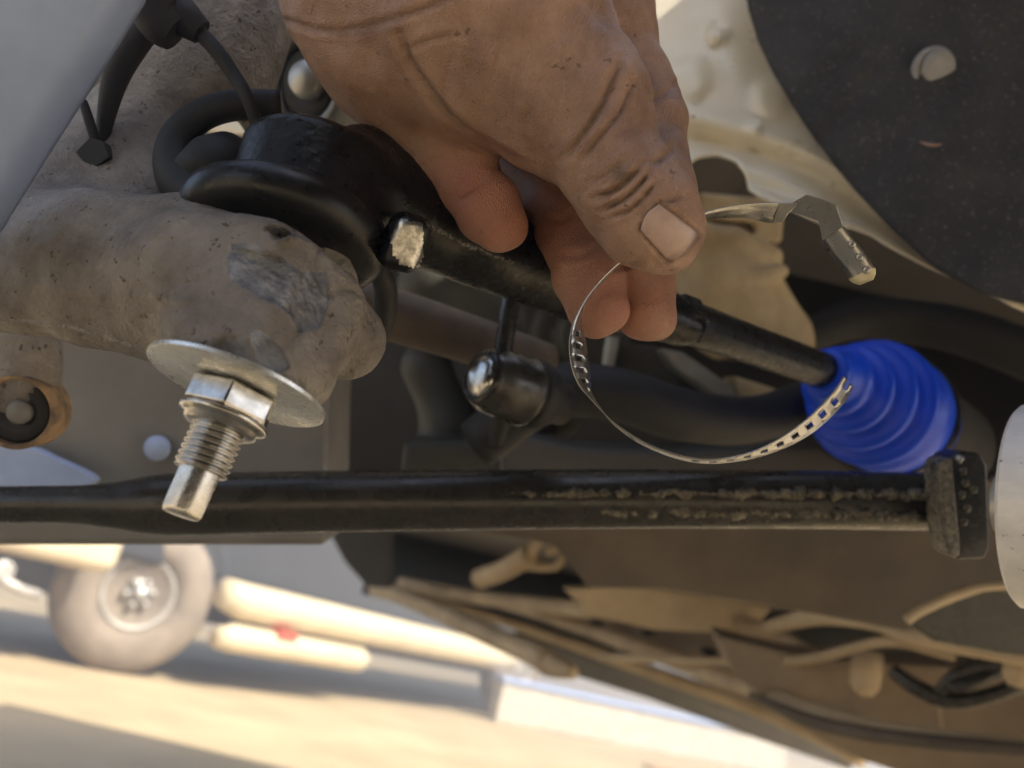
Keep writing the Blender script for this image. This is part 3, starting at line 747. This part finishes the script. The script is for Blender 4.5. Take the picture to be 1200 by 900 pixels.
def build_strip(rows, n, holes, per=.0042, hl=.0021, hw=(.33, .67)):
    C, Wd, s = strip(rows, n); L = s[-1]
    cuts = [(a, b) for a, b in holes]; st = sorted(set([0, L] + [x for ab in cuts for x in ab] + list(np.arange(0, L, .0012))))
    st = [x for i, x in enumerate(st) if i == 0 or x - st[i - 1] > 1e-5]
    cs = [0, hw[0], hw[1], 1]; V, Fc = [], []
    for x in st:
        c_ = np.array([np.interp(x, s, C[:, k]) for k in range(3)]); w_ = np.array([np.interp(x, s, Wd[:, k]) for k in range(3)])
        for t in cs: V.append(c_ + w_ * t)
    for i in range(len(st) - 1):
        mid = (st[i] + st[i + 1]) / 2; hole = any(a < mid < b for a, b in cuts)
        for k in range(3):
            if hole and k == 1: continue
            Fc.append((i * 4 + k, i * 4 + k + 1, (i + 1) * 4 + k + 1, (i + 1) * 4 + k))
    return np.array(V), Fc, L
_, _, sb_ = strip(body, 10)
def arc_at(i): return sb_[i * 10]
holes = [(arc_at(10) - .0006 + k * .0034, arc_at(10) - .0006 + k * .0034 + .0016) for k in range(6)]
Lb = sb_[-1]; holes += [(Lb - .0006 - k * .0046 - .0020, Lb - .0006 - k * .0046) for k in range(11)]
holes[6] = (Lb - .0022, Lb + .001)
clamp = empty('band_clamp', W(820, 540, .2268), 'thin perforated stainless steel band clamp held open between thumb and finger', 'clamp')
bv, bf, _ = build_strip(body, 10, holes)
mk('band', (bv, bf), M['stainless'], clamp, solid=.00035, split=50, attrs={'worn_glint': np.zeros(len(bv))})
# buckle: a raised box-shaped ear with sharp bends, joins the band to its tail
earR = [(913, 238, .2300, 0, 17), (929, 238, .2300, -5, 18), (945, 228, .2275, -13, 15), (962, 233, .2270, -13, 15), (980, 240.5, .2270, -13, 14), (985, 255, .2300, -15, 13), (988, 265, .2312, -17, 14)]
EV, EF = [], []
for k, r in enumerate(earR):
    a = np.array([r[3], r[4], 0]) * r[2] / FPX; a[2] = math.sqrt(max(BW ** 2 - a @ a, 0)) * .8
    for t in (0, .5, 1): EV.append(cv(*r[:3]) + a * t)
for k in range(len(earR) - 1):
    for t in (0, 1): EF.append((k * 3 + t, k * 3 + t + 1, k * 3 + t + 4, k * 3 + t + 3))
mk('buckle', (np.array(EV), EF), M['stainless'], clamp, smooth=False, solid=.0005, bevel=.0002, attrs={'worn_glint': np.zeros(len(EV))})
tv, tf, Lt = build_strip(band, 10, [], hw=(.42, .60))
tw = np.zeros(len(tv)); tw[:12] = 1
for nx, ny in ((1000, 286), (1009, 301), (1017, 316)):
    c0 = cv(nx - 1, ny, .2304); mk('tang', lathe(c0 + np.array([0, 0, .0006]), norm([-.25, .1, -1]), [(0, .0011), (.0009, .0010), (.0012, .0007), (.0010, .0004), (.0005, .0001)], 14), M['stainless'], clamp, attrs=None)
# round the tail end
tv[0:4] = tv[0:4] + (tv[0:4].mean(0) - tv[0:4]) * .5; tv[4:8] = tv[4:8] + (tv[4:8].mean(0) - tv[4:8]) * .16
mk('tail', (tv, tf), M['stainless'], clamp, solid=.0003, split=50, attrs={'worn_glint': tw})

# ------------------------------------------------------------------ blue bellows
bo = empty('steering_bellows', W(1050, 540, .44), 'bright blue ribbed rubber bellows boot on the steering rack', 'boot')
bc = cv(968, 439, .400); ba = norm([.66, .24, .71])
prof = [(-.004, .0095), (-.004, .0122), (-.001, .0130), (.005, .0130), (.0075, .0150)]
x = .0075
for k, (r1, r2) in enumerate(((.0186, .0150), (.0240, .0196), (.0302, .0258), (.0360, .0325))):
    r0 = prof[-1][1]
    prof += [(x + .0004, r0), (x + .0016, r0 + (r1 - r0) * .55), (x + .0028, r1 - .0010), (x + .0040, r1 - .0002), (x + .0052, r1), (x + .0066, r1 - .0005), (x + .0088, r1 - .0018), (x + .0118, r2 + .0008), (x + .0136, r2 + .0001), (x + .0150, r2)]; x += .0150
prof += [(x + .003, .0355), (x + .03, .0355), (x + .031, .030)]
prof = [(t, r * .93) for t, r in prof]
mk('bellows', lathe(bc, ba, prof, 72), M['blue'], bo)
cq = bc + ba * (x + .022)
mk('clamp_ring', (lambda r: (r[0], r[1][:-2]))(lathe(cq, ba, [(-.003, .0331), (-.003, .0340), (.004, .0340), (.004, .0331)], 64)), M['rubber'], bo, split=40)
mk('rack_housing', lathe(cq, ba, [(.006, .027), (.02, .030), (.09, .030)], 48), M['dark'], bo)

# ------------------------------------------------------------------ crossmember tube
tb = empty('crossmember_tube', W(600, 620, .355), 'long glossy black tube crossing the picture with a crusty seam', 'tube')
rows = [(-90, 592, .335, 21), (20, 591, .338, 21.5), (90, 591, .340, 22.5), (140, 592, .342, 28), (195, 591, .344, 36), (300, 589, .347, 36), (420, 587, .350, 35.5), (700, 584.5, .358, 34.5), (900, 585, .362, 34), (1104, 588, .366, 34)]
mk('tube_body', pxtube(rows, 40), M['tube'], tb)
def seam(rows, amp):
    q = cr(rows, 60); P = np.array([cv(*r[:3]) for r in q]); m = len(P)
    r = q[:, 3] * q[:, 2] / FPX; nz = np.convolve(rng.normal(0, 1, m + 12), np.ones(5) / 2.2, 'same')[6:-6]
    P = P + np.stack([np.zeros(m), np.convolve(rng.normal(0, 1, m), np.ones(5) / 5, 'same') * .0009, np.zeros(m)], 1)
    v_, f_ = tube(P, np.maximum(r * (1 + amp * nz), .0003), 10, jit=.00022); return v_, f_
mk('corroded_seam', seam([(520, 578, .3428, 1.2), (650, 579, .3450, 2.2), (760, 579, .3480, 3.6), (900, 579, .3496, 4.2), (1000, 579, .3506, 4.2), (1098, 581, .3514, 4)], .5), M['crust'], tb)
mk('corroded_seam', seam([(600, 599, .3455, 1.2), (700, 600, .3476, 3), (830, 600, .3502, 4.4), (950, 602, .3516, 4.8), (1030, 603, .3524, 4.6), (1098, 606, .3530, 4)], .5), M['crust'], tb)
wr = lathe(cv(1097, 588, .366), norm([1, .02, .04]), [(0, .0115), (.0004, .0135), (.002, .0142), (.004, .0138), (.0055, .012)], 40, jit=.0006)
mk('weld_ring', wr, M['crust'], tb)
fl = mk('end_plate', prism([(1112, 546), (1116, 534), (1130, 529), (1150, 531), (1158, 545), (1160, 600), (1162, 640), (1156, 655), (1122, 657), (1114, 640)],   .338, .016), M['tube'], tb, bevel=.0015)
mk('plate_edge', prism([(1101, 548), (1106, 538), (1117, 536), (1121, 580), (1126, 630), (1127, 650), (1121, 656), (1113, 650), (1107, 632), (1103, 590)], .334, .014), M['crust'], tb, bevel=.0015)
for k, (bx, by) in enumerate(((1128, 552), (1130, 566), (1126, 580), (1132, 596), (1128, 612), (1140, 574), (1124, 538))):
    mk('weld_spatter', lathe(cv(bx, by, .3385), norm([0, 0, -1]), [(0, .0020), (.0010, .0017), (.0018, .0008), (.002, .0001)], 9, jit=.0002), M['crust'] if k < 6 else M['lug'], tb)

# ------------------------------------------------------------------ silver bushing at the right edge
bu = empty('bushing_sleeve', W(1240, 708, .30), 'scuffed silver aluminium bushing sleeve cut off by the right edge', 'bushing')
ca = norm([.715, -.02, -.70]); cc = cv(1199, 592, .300)
mk('sleeve', lathe(cc, ca, [(0, .030), (0, .0342), (.0012, .0354), (.03, .0354), (.07, .0354)], 72), M['alu'], bu, split=40)
mk('inner_collar', lathe(cc, ca, [(-.008, .006), (-.008, .0105), (-.007, .0112), (.002, .0112)], 48), M['lug'], bu, split=40)

# ------------------------------------------------------------------ stabiliser link
lk = empty('stabiliser_link', W(590, 540, .335), 'black stabiliser link with a shiny domed ball joint cap', 'link')
la = norm([.74, .26, .62]); lc = cv(563, 441, .322)
mk('link_rod', pxtube([(608, 300, .338, 11), (600, 350, .336, 11), (592, 395, .335, 11), (588, 425, .334, 12)], 20), M['tube'], lk)
mk('joint_housing', lathe(lc, la, [(.001, .0078), (-.0005, .0092), (0, .0104), (.0018, .0112), (.003, .0112), (.005, .0126), (.012, .0132), (.019, .0132), (.0205, .0140), (.0225, .0140), (.024, .0128)], 56), M['tube'], lk, split=45)
mk('cap', lathe(lc + la * .0006, la, [(.0005, .0086), (-.0008, .0082), (-.0018, .0066), (-.0024, .0040), (-.0026, .0001)], 40), M['chrome'], lk)
mk('joint_boot', lathe(lc, la, [(.023, .0125), (.026, .0142), (.030, .0138), (.034, .0115), (.040, .0085), (.044, .0085)], 40), M['rubberdull'], lk)
mk('lower_stub', pxtube([(592, 480, .338, 15), (586, 500, .338, 12), (582, 522, .340, 9)], 16), M['rubberdull'], lk)

o = mk('stabiliser_bar', pxtube([(560, 520, .44, 30), (640, 462, .43, 33), (720, 462, .43, 32), (800, 486, .44, 31), (880, 492, .46, 28), (950, 468, .49, 25), (1000, 440, .52, 22)], 28), M['rubberdull'])
tag(o, 'dark bent stabiliser bar running behind the steel band', 'bar')
o = mk('rusty_link_rod', pxtube([(400, 352, .35, 30), (470, 372, .36, 31), (540, 394, .37, 29), (640, 428, .39, 26)], 28), M['rod'])
tag(o, 'rusty brown steel rod behind the domed link joint', 'rod')
o = mk('rubber_hose', pxtube([(430, 285, .262, 13), (446, 320, .266, 13), (452, 345, .275, 14), (446, 385, .285, 14), (420, 430, .30, 13)], 16), M['rubberdull'])
tag(o, 'short dark hose dropping between the knuckle and the rusty rod', 'hose')

# ------------------------------------------------------------------ frame rail, control arm eye on the left
fr = empty('frame_rail', W(200, 600, .42), 'flat grey steel frame rail behind the threaded stud', 'frame rail')
mk('web', prism([(-140, 330), (389, 372), (386, 470), (383, 640), (-140, 640)], .42, .06, tilt=(.00006, 0)), M['frame'], fr, bevel=.004)
mk('bolt_head', lathe(cv(186, 525, .418), norm([0, 0, -1]), [(0, .0062), (.003, .0062), (.0045, .0045), (.0048, .0001)], 24), M['shield'], fr)
mk('gusset', prism([(-60, 516), (30, 524), (62, 536), (112, 563), (60, 578), (-60, 580)], .395, .006, smooth_n=4), M['shield'], fr, bevel=.001)
ca_ = empty('control_arm_eye', W(25, 525, .30), 'rust rimmed round control arm eye at the left edge', 'control arm')
ec = cv(18, 483, .296); ea = norm([.12, .05, -1])
mk('arm', pxtube([(-60, 360, .31, 40), (20, 395, .308, 38), (34, 435, .306, 36), (22, 478, .307, 36)], 24), M['casting'], ca_)
rg = lathe(ec, ea, [(-.012, .0112), (-.0005, .0112), (.0005, .0116), (.0006, .0124), (-.0008, .0132), (-.014, .0134)], 56)
mk('eye_ring', (rg[0], rg[1][:-2]), M['rust'], ca_)
mk('rubber_core', lathe(ec, ea, [(-.012, .0110), (-.0025, .0108), (-.0015, .0100), (-.0020, .0085), (-.0010, .0075), (-.0018, .006), (-.002, .0001)], 48), M['rubberdull'], ca_)
mk('bolt', lathe(ec + cv(22, 483, .296) - cv(18, 483, .296), ea, [(-.003, .0042), (.0003, .0042), (.0012, .0034), (.0014, .0001)], 28), M['frame'], ca_)

# ------------------------------------------------------------------ grimy parts seen in the dark between the arms
def blob(rows, k=.02): return rows
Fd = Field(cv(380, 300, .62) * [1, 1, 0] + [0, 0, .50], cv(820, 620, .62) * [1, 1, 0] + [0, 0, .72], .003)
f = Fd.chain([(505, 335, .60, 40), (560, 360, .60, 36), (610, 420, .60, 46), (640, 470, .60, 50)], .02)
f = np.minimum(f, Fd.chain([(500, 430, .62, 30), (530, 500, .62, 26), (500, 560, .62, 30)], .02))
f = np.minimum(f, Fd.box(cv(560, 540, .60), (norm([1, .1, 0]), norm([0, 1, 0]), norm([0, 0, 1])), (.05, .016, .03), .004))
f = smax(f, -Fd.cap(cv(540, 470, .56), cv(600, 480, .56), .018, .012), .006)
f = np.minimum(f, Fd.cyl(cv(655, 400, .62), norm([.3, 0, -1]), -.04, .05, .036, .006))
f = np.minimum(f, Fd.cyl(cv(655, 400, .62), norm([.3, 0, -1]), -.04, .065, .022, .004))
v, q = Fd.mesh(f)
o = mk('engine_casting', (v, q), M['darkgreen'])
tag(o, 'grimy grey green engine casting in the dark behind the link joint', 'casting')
# pale cast housing seen through the opening right of the fingers
Fd = Field(cv(760, 220, .60) * [1, 1, 0] + [0, 0, .50], cv(990, 420, .60) * [1, 1, 0] + [0, 0, .74], .0022)
f = Fd.chain([(800, 300, .62, 52), (850, 350, .60, 58), (900, 400, .60, 52)], .02)
f = smin(f, Fd.chain([(812, 270, .58, 14), (860, 282, .58, 13), (905, 300, .58, 12)], .01), .012)
f = smin(f, Fd.chain([(872, 330, .565, 9), (915, 318, .57, 9)], .01), .004)
f = np.minimum(f, Fd.box(cv(850, 250, .60), (norm([1, .12, 0]), norm([-.1, 1, 0]), norm([0, 0, 1])), (.024, .009, .02), .003))
f = np.minimum(f, Fd.box(cv(893, 262, .60), (norm([1, .1, 0]), norm([-.1, 1, 0]), norm([0, 0, 1])), (.010, .016, .02), .003))
v, q = Fd.mesh(f)
o = mk('cream_housing', (v, q), M['cream'])
tag(o, 'dusty cream cast housing seen between the fingers and the black cavity', 'housing')
br = empty('cast_bracket', W(840, 500, .55), 'pale grey cast bracket with ribs below the inner tie rod', 'bracket')
mk('rib', prism([(775, 408), (800, 412), (862, 455), (872, 500), (856, 505), (838, 462), (790, 430)], .535, .03), M['greyalu'], br, bevel=.002)
mk('plate', prism([(700, 400), (770, 405), (850, 470), (850, 510), (720, 500)], .57, .02), M['darkgreen'], br, bevel=.002)
mk('rib', prism([(860, 440), (930, 462), (925, 472), (880, 500), (866, 470)], .56, .03), M['cream'], br, bevel=.002)
mk('stud', pxtube([(718, 395, .52, 8), (714, 420, .52, 8), (712, 440, .52, 7)], 14), M['greyalu'], br)
o = mk('radiator_hose', pxtube([(930, 400, .60, 20), (1000, 375, .60, 24), (1075, 378, .59, 26), (1150, 395, .57, 28), (1260, 440, .55, 30)], 24), M['rubberdull'])
tag(o, 'dark hose arching above the blue bellows', 'hose')
o = mk('subframe_arm', prism([(586, 505), (620, 512), (680, 525), (800, 530), (960, 520), (1000, 545), (1000, 565), (586, 565)], .50, .08, smooth_n=0), M['pan'], bevel=.004)
tag(o, 'dark flat subframe arm just above the long black tube', 'subframe')

# ================================================================== UNDERBODY seen below the tube
o = mk('skid_panel', prism([(455, 560), (1260, 560), (1260, 640), (1190, 690), (1062, 742), (960, 722), (880, 708), (780, 692), (690, 690), (650, 640), (560, 624), (455, 622)], .62, .03), M['framebrown'], bevel=.004)
tag(o, 'smooth dark brown skid panel under the long black tube', 'skid panel')
o = mk('oily_bracket', join(prism([(1060, 728), (1075, 716), (1130, 694), (1210, 680), (1290, 690), (1290, 776), (1180, 768), (1095, 752)], .52, .005)), M['tube'], bevel=.002)
tag(o, 'dark oily bracket plate with a pale rolled lip at the right edge', 'bracket')
mk('rolled_lip', pxtube([(1062, 727, .515, 6), (1080, 715, .515, 6), (1125, 696, .515, 6), (1170, 687, .515, 5), (1290, 690, .515, 5)], 12), M['rail'], o)

def strap(name, rows, label, cat, m='rail', n=16, group=None):
    o = mk(name, pxtube(rows, n, 6), M[m]); return tag(o, label, cat, group)
strap('exhaust_pipe', [(440, 690, 2.6, 9), (480, 702, 2.3, 10), (560, 738, 1.8, 12), (625, 766, 1.5, 14), (645, 778, 1.45, 15), (672, 788, 1.4, 8)], 'pale tan exhaust pipe with a blunt end', 'pipe')
lr = empty('chassis_rail', W(800, 800, 1.2), 'dusty tan chassis rail with flanges running to the lower right', 'chassis rail')
mk('side_plate', prism([(840, 745), (940, 770), (1060, 778), (1240, 790), (1240, 960), (1130, 930), (1010, 892), (930, 850), (860, 790)], .95, .05, tilt=(-.0004, 0)), M['framedust'], lr, bevel=.004)
mk('lower_flange', pxtube([(560, 700, 2.4, 5), (640, 722, 1.9, 7), (740, 756, 1.5, 9), (860, 800, 1.1, 11), (960, 835, .93, 10), (1060, 858, .83, 9), (1250, 880, .72, 9)], 12), M['rail'], lr)
mk('upper_flange', pxtube([(470, 682, 2.6, 6), (560, 700, 2.1, 8), (680, 714, 1.6, 10), (800, 722, 1.3, 11), (900, 740, 1.1, 9), (960, 770, 1.0, 7)], 12), M['rail'], lr)
mk('weld_seam', pxtube([(1098, 806, .86, 3), (1100, 830, .86, 3), (1103, 860, .86, 3)], 8), M['framedust'], lr)
strap('brake_pipe', [(480, 694, 2.6, 4), (620, 738, 2.3, 6), (760, 786, 2.2, 8), (880, 828, 2.1, 9), (960, 862, 2.0, 10), (1010, 890, 1.9, 10)], 'thin tan brake pipe along the lower edge of the chassis rail', 'pipe')
strap('support_strut', [(900, 735, 1.0, 8), (960, 722, .9, 11), (1020, 728, .8, 10), (1070, 745, .74, 10), (1200, 772, .68, 9), (1290, 786, .66, 9)], 'tan support strut under the skid panel', 'strut')
strap('fuel_line', [(700, 770, 1.4, 4), (760, 772, 1.3, 5), (860, 776, 1.1, 5), (950, 772, .95, 6), (1040, 752, .82, 6), (1120, 770, .78, 6)], 'thin bent tan fuel line crossing the chassis rail', 'pipe')
strap('dark_seal', [(880, 815, 1.0, 4), (960, 848, .88, 8), (1060, 866, .8, 9), (1250, 884, .72, 9)], 'dark rubber strip along the bottom of the chassis rail', 'strip', 'framebrown')
o = mk('rubber_stop', lathe(W(1017, 764, .93), (0, 0, -1), [(0, .016), (.02, .0165), (.036, .0150), (.045, .009), (.047, .001)], 28), M['rail'], world=True)
tag(o, 'small cream rubber stop hanging below the tan strut', 'bump stop')
wh = empty('wiring_bundle', W(1110, 825, .80), 'looped black wiring hoses under the bracket', 'hose')
for r in ([(1046, 786, .82, 8), (1075, 806, .80, 10), (1110, 820, .79, 10), (1160, 815, .78, 9), (1250, 780, .76, 9)], [(1100, 812, .79, 7), (1120, 792, .78, 8), (1160, 778, .77, 8), (1210, 790, .76, 7)], [(1112, 806, .78, 6), (1140, 800, .77, 7), (1175, 785, .77, 7)]):
    mk('hose', pxtube(r, 14), M['tube'], wh)
for (a, b, c_, d_) in ((1195, 785, .70, 16),):
    o = mk('rubber_plug', lathe(W(a, b - 16, c_), (0, 0, -1), [(0, .012), (.016, .012), (.024, .008), (.025, .001)], 24), M['rail'], world=True); tag(o, 'small tan plug at the right edge below the bracket', 'plug')
o = mk('rocker_panel', prism([(600, 742), (700, 772), (800, 806), (905, 846), (1000, 880), (1000, 905), (890, 868), (760, 820), (600, 770)], 2.4, .04), M['frame'], bevel=.01)
tag(o, 'grey rocker panel between the tan pipes and the low wall', 'rocker panel', kind='thing')
mk('web_plate', prism([(500, 690), (640, 704), (800, 728), (880, 752), (960, 800), (940, 826), (860, 790), (740, 748), (620, 712)], 1.7, .03, tilt=(-.0022, 0)), M['framedust'], lr, bevel=.004)
for hx, hy, hr in ((700, 728, 7), (760, 740, 8), (830, 762, 9)):
    mk('rail_hole', pxtube([(hx - hr, hy, 1.12, 3), (hx, hy + 2, 1.10, hr * .6), (hx + hr, hy + 4, 1.12, 3)], 12), M['holes'], lr)
sh = empty('shock_absorber', W(600, 680, 1.5), 'small coil sprung damper hanging beneath the tube', 'damper')
mk('coil', pxtube([(562, 678, 1.5, 12), (590, 668, 1.45, 12), (622, 650, 1.4, 13)], 14), M['rail'], sh)
mk('hook', join(pxtube([(622, 650, 1.4, 7), (630, 636, 1.4, 6), (640, 626, 1.4, 5)], 10), pxtube([(640, 648, 1.4, 5), (656, 640, 1.4, 5), (652, 628, 1.4, 4)], 10), pxtube([(618, 664, 1.42, 5), (650, 664, 1.4, 5), (662, 650, 1.4, 4)], 10)), M['rail'], sh)
o = mk('heat_shield', prism([(660, 690), (740, 686), (850, 700), (905, 712), (880, 745), (760, 738), (690, 720)], 1.15, .02), M['rail'], bevel=.004)
tag(o, 'crumpled tan heat shield under the middle of the vehicle', 'heat shield')
o = mk('hanging_mud_flap', prism([(372, 600), (462, 600), (458, 690), (430, 688), (405, 660)], 2.2, .03), M['pan'], bevel=.004)
tag(o, 'grey mud flap hanging left of the coil damper', 'mud flap')

# ================================================================== PARKED TRUCK behind
def gp(px, py):
    """ground point under a pixel"""
    r = W(px, py, 1) - CAM; return CAM + r * (-CAM[2] / r[2])
w1, w2 = gp(132, 790), gp(600, 842)
w1[2] = w2[2] = 0
dirv = norm(w2 - w1); side = norm(np.array([dirv[1], -dirv[0], 0]))            # towards the lens
if side @ (CAM - w1) < 0: side = -side
zz_ = np.array([0, 0, 1.0])
tk = empty('parked_truck', (w1 + w2) / 2, 'dark grey parked truck with cream bumper and side step in sunshine', 'truck')
def trp(u, s, z): return w1 + dirv * u + side * s + zz_ * z
WB = np.linalg.norm(w2 - w1)
R_ = .45
for wc, big in ((w1, 1), (w2, 0)):
    c_ = wc + zz_ * R_; n_ = side + dirv * (-.35 if big else 0); n_ = norm(n_)
    ty = mk('wheel', lathe(c_ - n_ * .24, n_, [(0, .20), (0, .37), (.03, .42), (.07, R_), (.17, R_), (.21, .42), (.24, .37), (.25, .31), (.235, .225), (.20, .215)], 64), M['tyre'], tk, world=True)
    mk('rim', lathe(c_ - n_ * .24, n_, [(.14, .216), (.205, .216), (.222, .205), (.215, .190), (.18, .175), (.17, .09), (.20, .085), (.215, .07), (.215, .001)], 48), M['rim'], ty, world=True)
    if big:
        a_, u1, u2 = frame(n_)
        for k in range(8):
            an = k * math.pi / 4; mk('hand_hole', lathe(c_ - n_ * .062 + (u1 * math.cos(an) + u2 * math.sin(an)) * .135, n_, [(0, .045), (.008, .045), (.009, .001)], 16), M['holes'], ty, world=True)
        for k in range(6):
            an = k * math.pi / 3 + .2; mk('lug_nut', lathe(c_ - n_ * .05 + (u1 * math.cos(an) + u2 * math.sin(an)) * .075, n_, [(0, .02), (.05, .02), (.06, .012), (.061, .001)], 10), M['lug'], ty, world=True)
        mk('hub_cap', lathe(c_ - n_ * .03, n_, [(0, .05), (.04, .045), (.06, .03), (.062, .001)], 20), M['lug'], ty, world=True)
def tbox(u0, u1_, s0, s1, z0, z1):
    V = [trp(u, s, z) for z in (z0, z1) for s in (s0, s1) for u in (u0, u1_)]
    return np.array(V), [(0, 1, 3, 2), (4, 6, 7, 5), (0, 4, 5, 1), (2, 3, 7, 6), (0, 2, 6, 4), (1, 5, 7, 3)]
mk('body', tbox(-.62, WB + 4.2, -1.7, .02, .62, 1.75), M['truckgrey'], tk, world=True, bevel=.05)
mk('cab_side', tbox(.48, WB - .45, -.3, .04, .52, .64), M['truckgrey'], tk, world=True, bevel=.03)
mk('side_step', tube(np.array([trp(u, .16, z) for u, z in ((.44, .56), (.6, .53), (1.2, .53), (WB - .9, .53), (WB - .45, .52))]), [.09, .115, .115, .11, .07], 20), M['truckcream'], tk, world=True)
mk('side_step', tube(np.array([trp(u, .22, z) for u, z in ((.44, .30), (.55, .31), (1.2, .31), (1.75, .31), (1.82, .32))]), [.06, .085, .085, .085, .04], 16), M['truckcream'], tk, world=True)
mk('marker_lamp', tbox(.86, 1.02, .20, .31, .36, .41), M['red'], tk, world=True, bevel=.01)
mk('bumper', tbox(-1.7, -.34, -1.2, .24, .52, .86), M['truckcream'], tk, world=True, bevel=.07)
mk('mud_guard', tube(np.array([trp(R_ * 1.28 * math.cos(a), -.02, R_ + R_ * 1.22 * math.sin(a)) for a in np.linspace(.15, 2.9, 16)]), .05, 12), M['truckgrey'], tk, world=True)
mk('tow_hook', lathe(trp(-.95, .26, .44), norm(side), [(0, .03), (0, .05), (.03, .05), (.03, .03)], 20), M['rim'], tk, world=True)
mk('tow_pin', tube(np.array([trp(-.95, .28, .40), trp(-.84, .28, .37), trp(-.74, .28, .36)]), .025, 10), M['rim'], tk, world=True)
mk('underframe', tbox(-1.2, WB + 1, -1.6, -.35, .34, .62), M['pan'], tk, world=True)
# planks on the ground beyond
a_, b_ = gp(575, 844), gp(912, 908)
dv = norm(b_ - a_); sd = norm(np.array([dv[1], -dv[0], 0])); L_ = np.linalg.norm(b_ - a_)
o = mk('low_wall', obox((a_ + b_) / 2 + zz_ * .17, (dv, sd, zz_), (L_ / 2, .09, .17)), M['plank'], world=True, bevel=.015)
tag(o, 'low pale wall standing on the sunny ground, bottom centre', 'wall')
mk('coping', obox((a_ + b_) / 2 + zz_ * .362, (dv, sd, zz_), (L_ / 2 + .02, .115, .02)), M['shield'], o, world=True, bevel=.006)
c_ = gp(780, 905); o = mk('board_scrap', obox(c_ + zz_ * .012, (norm([1, .3, 0]), norm([-.3, 1, 0]), zz_), (.16, .09, .012)), M['cardboard'], world=True, bevel=.003)
tag(o, 'flat tan board on the ground at the bottom edge', 'board')

# ------------------------------------------------------------------ haze volume, added to make the distance milky
hz = bpy.data.materials.new('added_haze'); hz.use_nodes = True; t = hz.node_tree; t.nodes.clear()
ov = t.nodes.new('ShaderNodeOutputMaterial'); pv = t.nodes.new('ShaderNodeVolumePrincipled')
pv.inputs['Color'].default_value = (.92, .92, .95, 1); pv.inputs['Density'].default_value = .085; pv.inputs['Anisotropy'].default_value = .3
t.links.new(pv.outputs[0], ov.inputs['Volume'])
mk('haze', wbox((-16, -6, -1.0), (16, 24, 2.4)), hz, world=True, kind='stuff', smooth=False)
